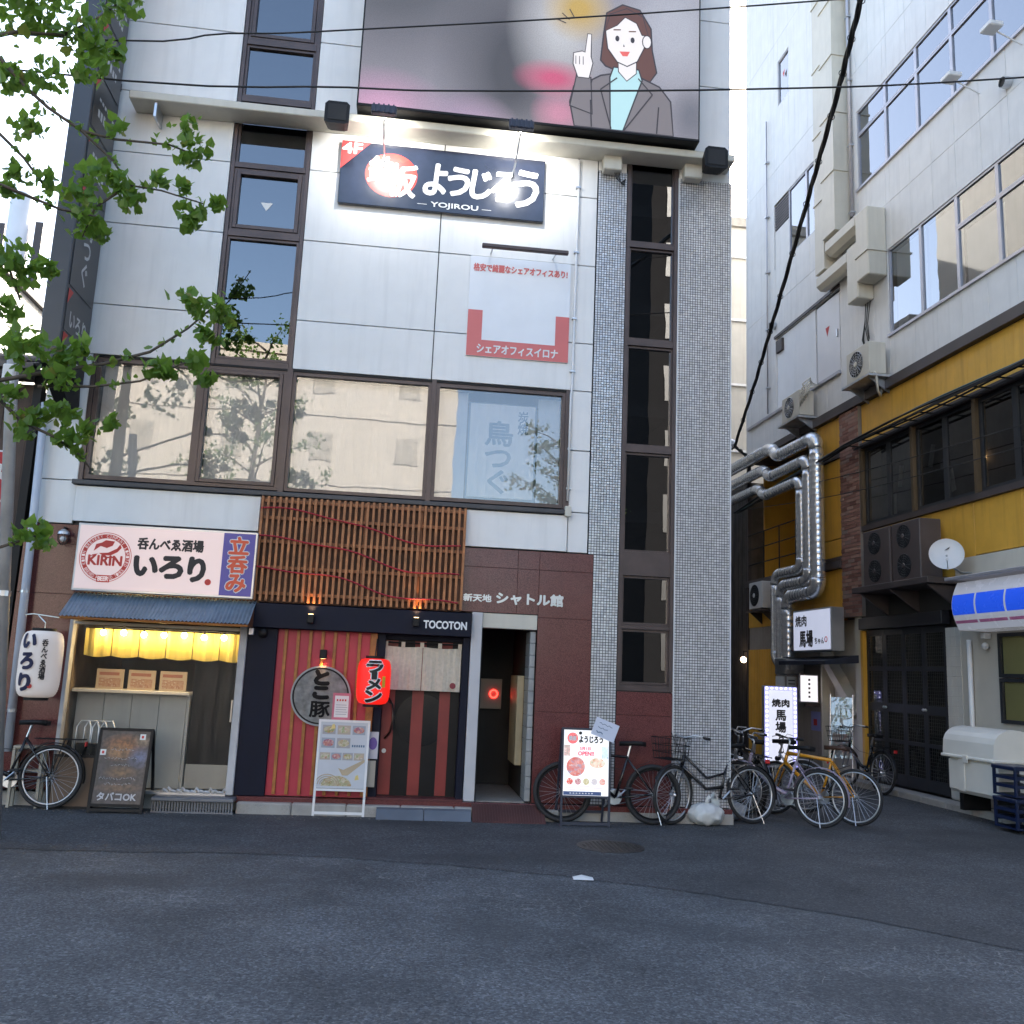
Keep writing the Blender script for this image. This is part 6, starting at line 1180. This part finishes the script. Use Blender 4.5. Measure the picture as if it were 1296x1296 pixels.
for k,v in BR.items():
    for a,b_ in zip(v,v[1:]):
        for _ in range(5): leaves(mb,Vector(a).lerp(Vector(b_),rg.random()),.05,2,rg,.055)
for x,y,z,r in CLU: leaves(mb,(x,y,z),r,int(13+1750*r*r),rg)
for _ in range(45):
    a=rg.uniform(0,2*PI); x=-5.3+1.3*math.cos(a)*rg.random(); y=6.9+1.5*math.sin(a)*rg.random(); z=rg.uniform(3.4,9)
    if x<-3.75-.1*(z-3): leaves(mb,(x,y,z),rg.uniform(.2,.35),60,rg)
T.part('crown',mb,M_leaf)
def tree(label,pos,seed,h=11):
    rg=random.Random(seed); T=Thing('street_tree',label,'tree',pos); x,y,_=pos; tk=T.part('trunk',MB().tube([(x,y,0),(x+.1,y,h*.25),(x-.1,y+.1,h*.5),(x+.05,y,h*.85)],[.16,.13,.09,.03],10),M_bark,smooth=True); mb=MB()
    for i in range(26):
        z=h*(.3+.65*i/26); a=i*2.4; l=(1.9-1.2*abs(i/26-.35))*rg.uniform(.7,1.1); p=[(x,y,z),(x+.5*l*math.cos(a),y+.5*l*math.sin(a),z+.35*l),(x+l*math.cos(a),y+l*math.sin(a),z+.55*l)]
        T.part('branch',MB().tube(p,[.035,.02,.008],5),M_bark,parent=tk)
        for t in (.45,.7,.85,1): q=Vector(p[0]).lerp(Vector(p[2]),t); leaves(mb,(q.x+rg.uniform(-.2,.2),q.y+rg.uniform(-.2,.2),q.z+rg.uniform(-.15,.15)),rg.uniform(.2,.34),30,rg,.085)
    T.part('crown',mb,M_leaf)
tree('street tree on the far pavement mirrored in the windows',(-4.3,-3.0,0),5); tree('second street tree on the far pavement beyond the mirrored one',(4.5,-4.5,0),9,9)
# ------------------------------------------------------------------ wires
def wire(name,label,pts,r,m=M_rubber,frame='w',n=6,group=None):
    P=[Vector(p) for p in pts]; out=[]
    for i in range(len(P)-1):
        p0,p1,p2,p3=P[max(i-1,0)],P[i],P[i+1],P[min(i+2,len(P)-1)]
        for k in range(5):
            t=k/5; out.append(.5*((2*p1)+(-p0+p2)*t+(2*p0-5*p1+4*p2-p3)*t*t+(-p0+3*p1-3*p2+p3)*t**3))
    out.append(P[-1]); return solo(name,label,'wire',MB().tube(out,r,n),m,frame=frame,group=group,smooth=True)
wire('overhead_wire','upper thin black overhead wire crossing in front of the LED screen',[(-14,8,7.0),(-3.98,8,7.18),(-1.98,8,7.44),(-.89,8,7.62),(3.18,8,8.44),(12,8,10.4)],.008); wire('overhead_wire','lower thin black overhead wire sagging in front of the lit sign',[(-14,8,7.1),(-3.94,8,6.83),(-.85,8,7.02),(.34,8,7.13),(3.18,8,7.5),(6.06,8,7.99),(14,8,9.6)],.009)
cp=[(3.6,6,9.1),(4.48,8,9.43),(4.82,9,9.53),(5.19,10.3,9.35),(5.64,12.2,8.93),(6.31,15,8.38),(6.88,17.5,7.82),(7.34,20,7.04),(7.9,20.6,6.95)]
T=Thing('cable_bundle','thick twisted black cable bundle slanting across the white wall','cable',cp[0])
ctr=[]
P=[Vector(p) for p in cp]
for i in range(len(P)-1):
    for k in range(12): ctr.append(P[i].lerp(P[i+1],k/12))
for q in range(3): T.part('strand',MB().tube([c+Vector((.022*math.cos(i*.55+q*2.09),0,.022*math.sin(i*.55+q*2.09))) for i,c in enumerate(ctr)],.018,6),M_rubber,smooth=True)
for i in range(4,len(ctr),5): T.part('tie_loop',MB().torus(ctr[i],.05,.006,'y',12,4),M_rubber)
T=Thing('cable_rack','black ladder rack carrying green and black cables along the gold wall','cable rack',(8.3,13,5.6),frame='r')
for o in (8.12,8.40): T.part('side_rail',MB().box(o,o+.02,9.5,15.35,5.925,5.955),M_black)
for i in range(13): T.part('rung',MB().box(8.14,8.40,9.7+i*.45,9.72+i*.45,5.93,5.95),M_black)
for q in range(5): T.part('cable',MB().tube([(8.16+.04*q,7+j*.75,6.0+.03*(q%2)+.025*math.sin(j*.9+q)+(.0 if j<11 else -.055*(j-11))) for j in range(19)],.016,6),(mat('cable_green',(.02,.07,.075),.5,var=.1) if q%2 else M_rubber),smooth=True)
wire('service_wire','thin black wire strung higher across the dark upper windows',[(7.9,4,4.75),(8.2,10.7,5.15),(8.2,15.5,5.45),(8.25,20.8,6.0)],.008,frame='r'); wire('service_wire','thin black wire strung lower across the dark upper windows',[(7.9,4,4.5),(8.2,10.75,4.86),(8.2,15.5,5.12),(8.25,20.8,5.7)],.008,frame='r')
# ------------------------------------------------------------------ across the street (seen mirrored in the glass)
T=Thing('opposite_building','beige building across the street mirrored in the windows','building',(-4,-16,0)); M_be=mat('beige_render',(.56,.51,.44),.7,var=.06,streak=.08)
T.part('wall',MB().box(-16,1.6,-24,-16,0,14.5),M_be); T.part('parapet',MB().box(-16.1,1.7,-24.1,-15.9,14.51,14.9),M_be)
for f in range(4):
    T.part('band',MB().box(-16,1.6,-15.99,-15.93,3.2+f*2.9,3.45+f*2.9),M_be)
    for i in range(5): w=T.part('window',MB().box(-15.2+i*3.6,-14.3+i*3.6,-15.985,-15.95,4.2+f*2.9,5.4+f*2.9),mat('pale_glass',(.36,.33,.28),.4,var=.2))
T.part('shop_awning',MB().box(-12,-2,-15.99,-14.8,2.5,2.8),M_red)
T=Thing('opposite_block','tall dark block across the street beyond the beige building','building',(12,-17,0)); T.part('wall',MB().box(10.3,22,-26,-17,0,30),mat('block_shade_black',(.012,.012,.013),.9,var=.06,streak=.1,spec=.03)); T.part('roof',MB().box(10.2,22.1,-26.1,-16.9,30.01,30.3),M_concrete)  # shade put into the base colour: near-black, so the block mirrors as unlit
for f in range(9):
    for i in range(4): T.part('window',MB().box(11+i*2.5,12.6+i*2.5,-16.99,-16.95,2+f*3,3.7+f*3),M_dk)

rg=random.Random(12); mb=MB()
def bit(x,y,z,s):
    a=rg.uniform(0,PI); c_,s_=math.cos(a)*s,math.sin(a)*s*.6; mb.add([(x-c_,y-s_,z),(x+s_,y-c_,z+s*.3),(x+c_,y+s_,z),(x-s_,y+c_,z+s*.5)],[(0,1,2,3)])
for _ in range(420): bit(rg.uniform(-4.3,4.2),10.72-abs(rg.gauss(0,.12)),.008,rg.uniform(.004,.014))
for _ in range(160): bit(8.10-abs(rg.gauss(0,.12))-.0279*12,rg.uniform(9,16),.008,rg.uniform(.004,.016))
for _ in range(260): bit(rg.uniform(-4,7),rg.uniform(3,10.5),.008,rg.uniform(.003,.010))
o=bpy.data.objects.new('gutter_grit',mesh('gutter_grit',mb,mat('grit',(.22,.20,.17),.9,var=.4,vs_=9))); COL.objects.link(o); o['kind']='stuff'; o['label']='scattered grit and leaf scraps along the kerbs'; o['category']='grit'
# hanging cable coils and pipes on the side-street wall
T=Thing('hanging_cable','dark cables hanging in loops below the square duct outlet','cable',(8.46,14.9,7.6),frame='r')
for q in range(3): T.part('strand',MB().tube([(8.47,14.75+.08*q,8.62),(8.46,14.85+.05*q,8.2),(8.46,14.80,7.9-.1*q),(8.46,14.95,7.75),(8.46,15.05-.03*q,7.95),(8.47,14.95,8.3)],.008,5),M_rubber,smooth=True)
for i,(s,z0,z1,m) in enumerate(((15.30,10.0,20.3,M_al2),(19.2,7.7,15,M_al2),(12.3,.1,2.4,M_wplastic))):
    T=Thing('wall_pipe',('grey downpipe beside the larger square duct','grey conduit on the white wall by the far louvre','white pipe on the cream shop wall')[i],'pipe',(8.45,s,z0),frame='r'); T.part('pipe',MB().tube([(8.45,s,z0),(8.45,s,z1)],.035 if i!=1 else .018,10),m,smooth=True)
    for k in range(int((z1-z0)/1.4)): T.part('clip',MB().box(8.41,8.499,s-.05,s+.05,z0+.6+k*1.4,z0+.63+k*1.4),M_steel)
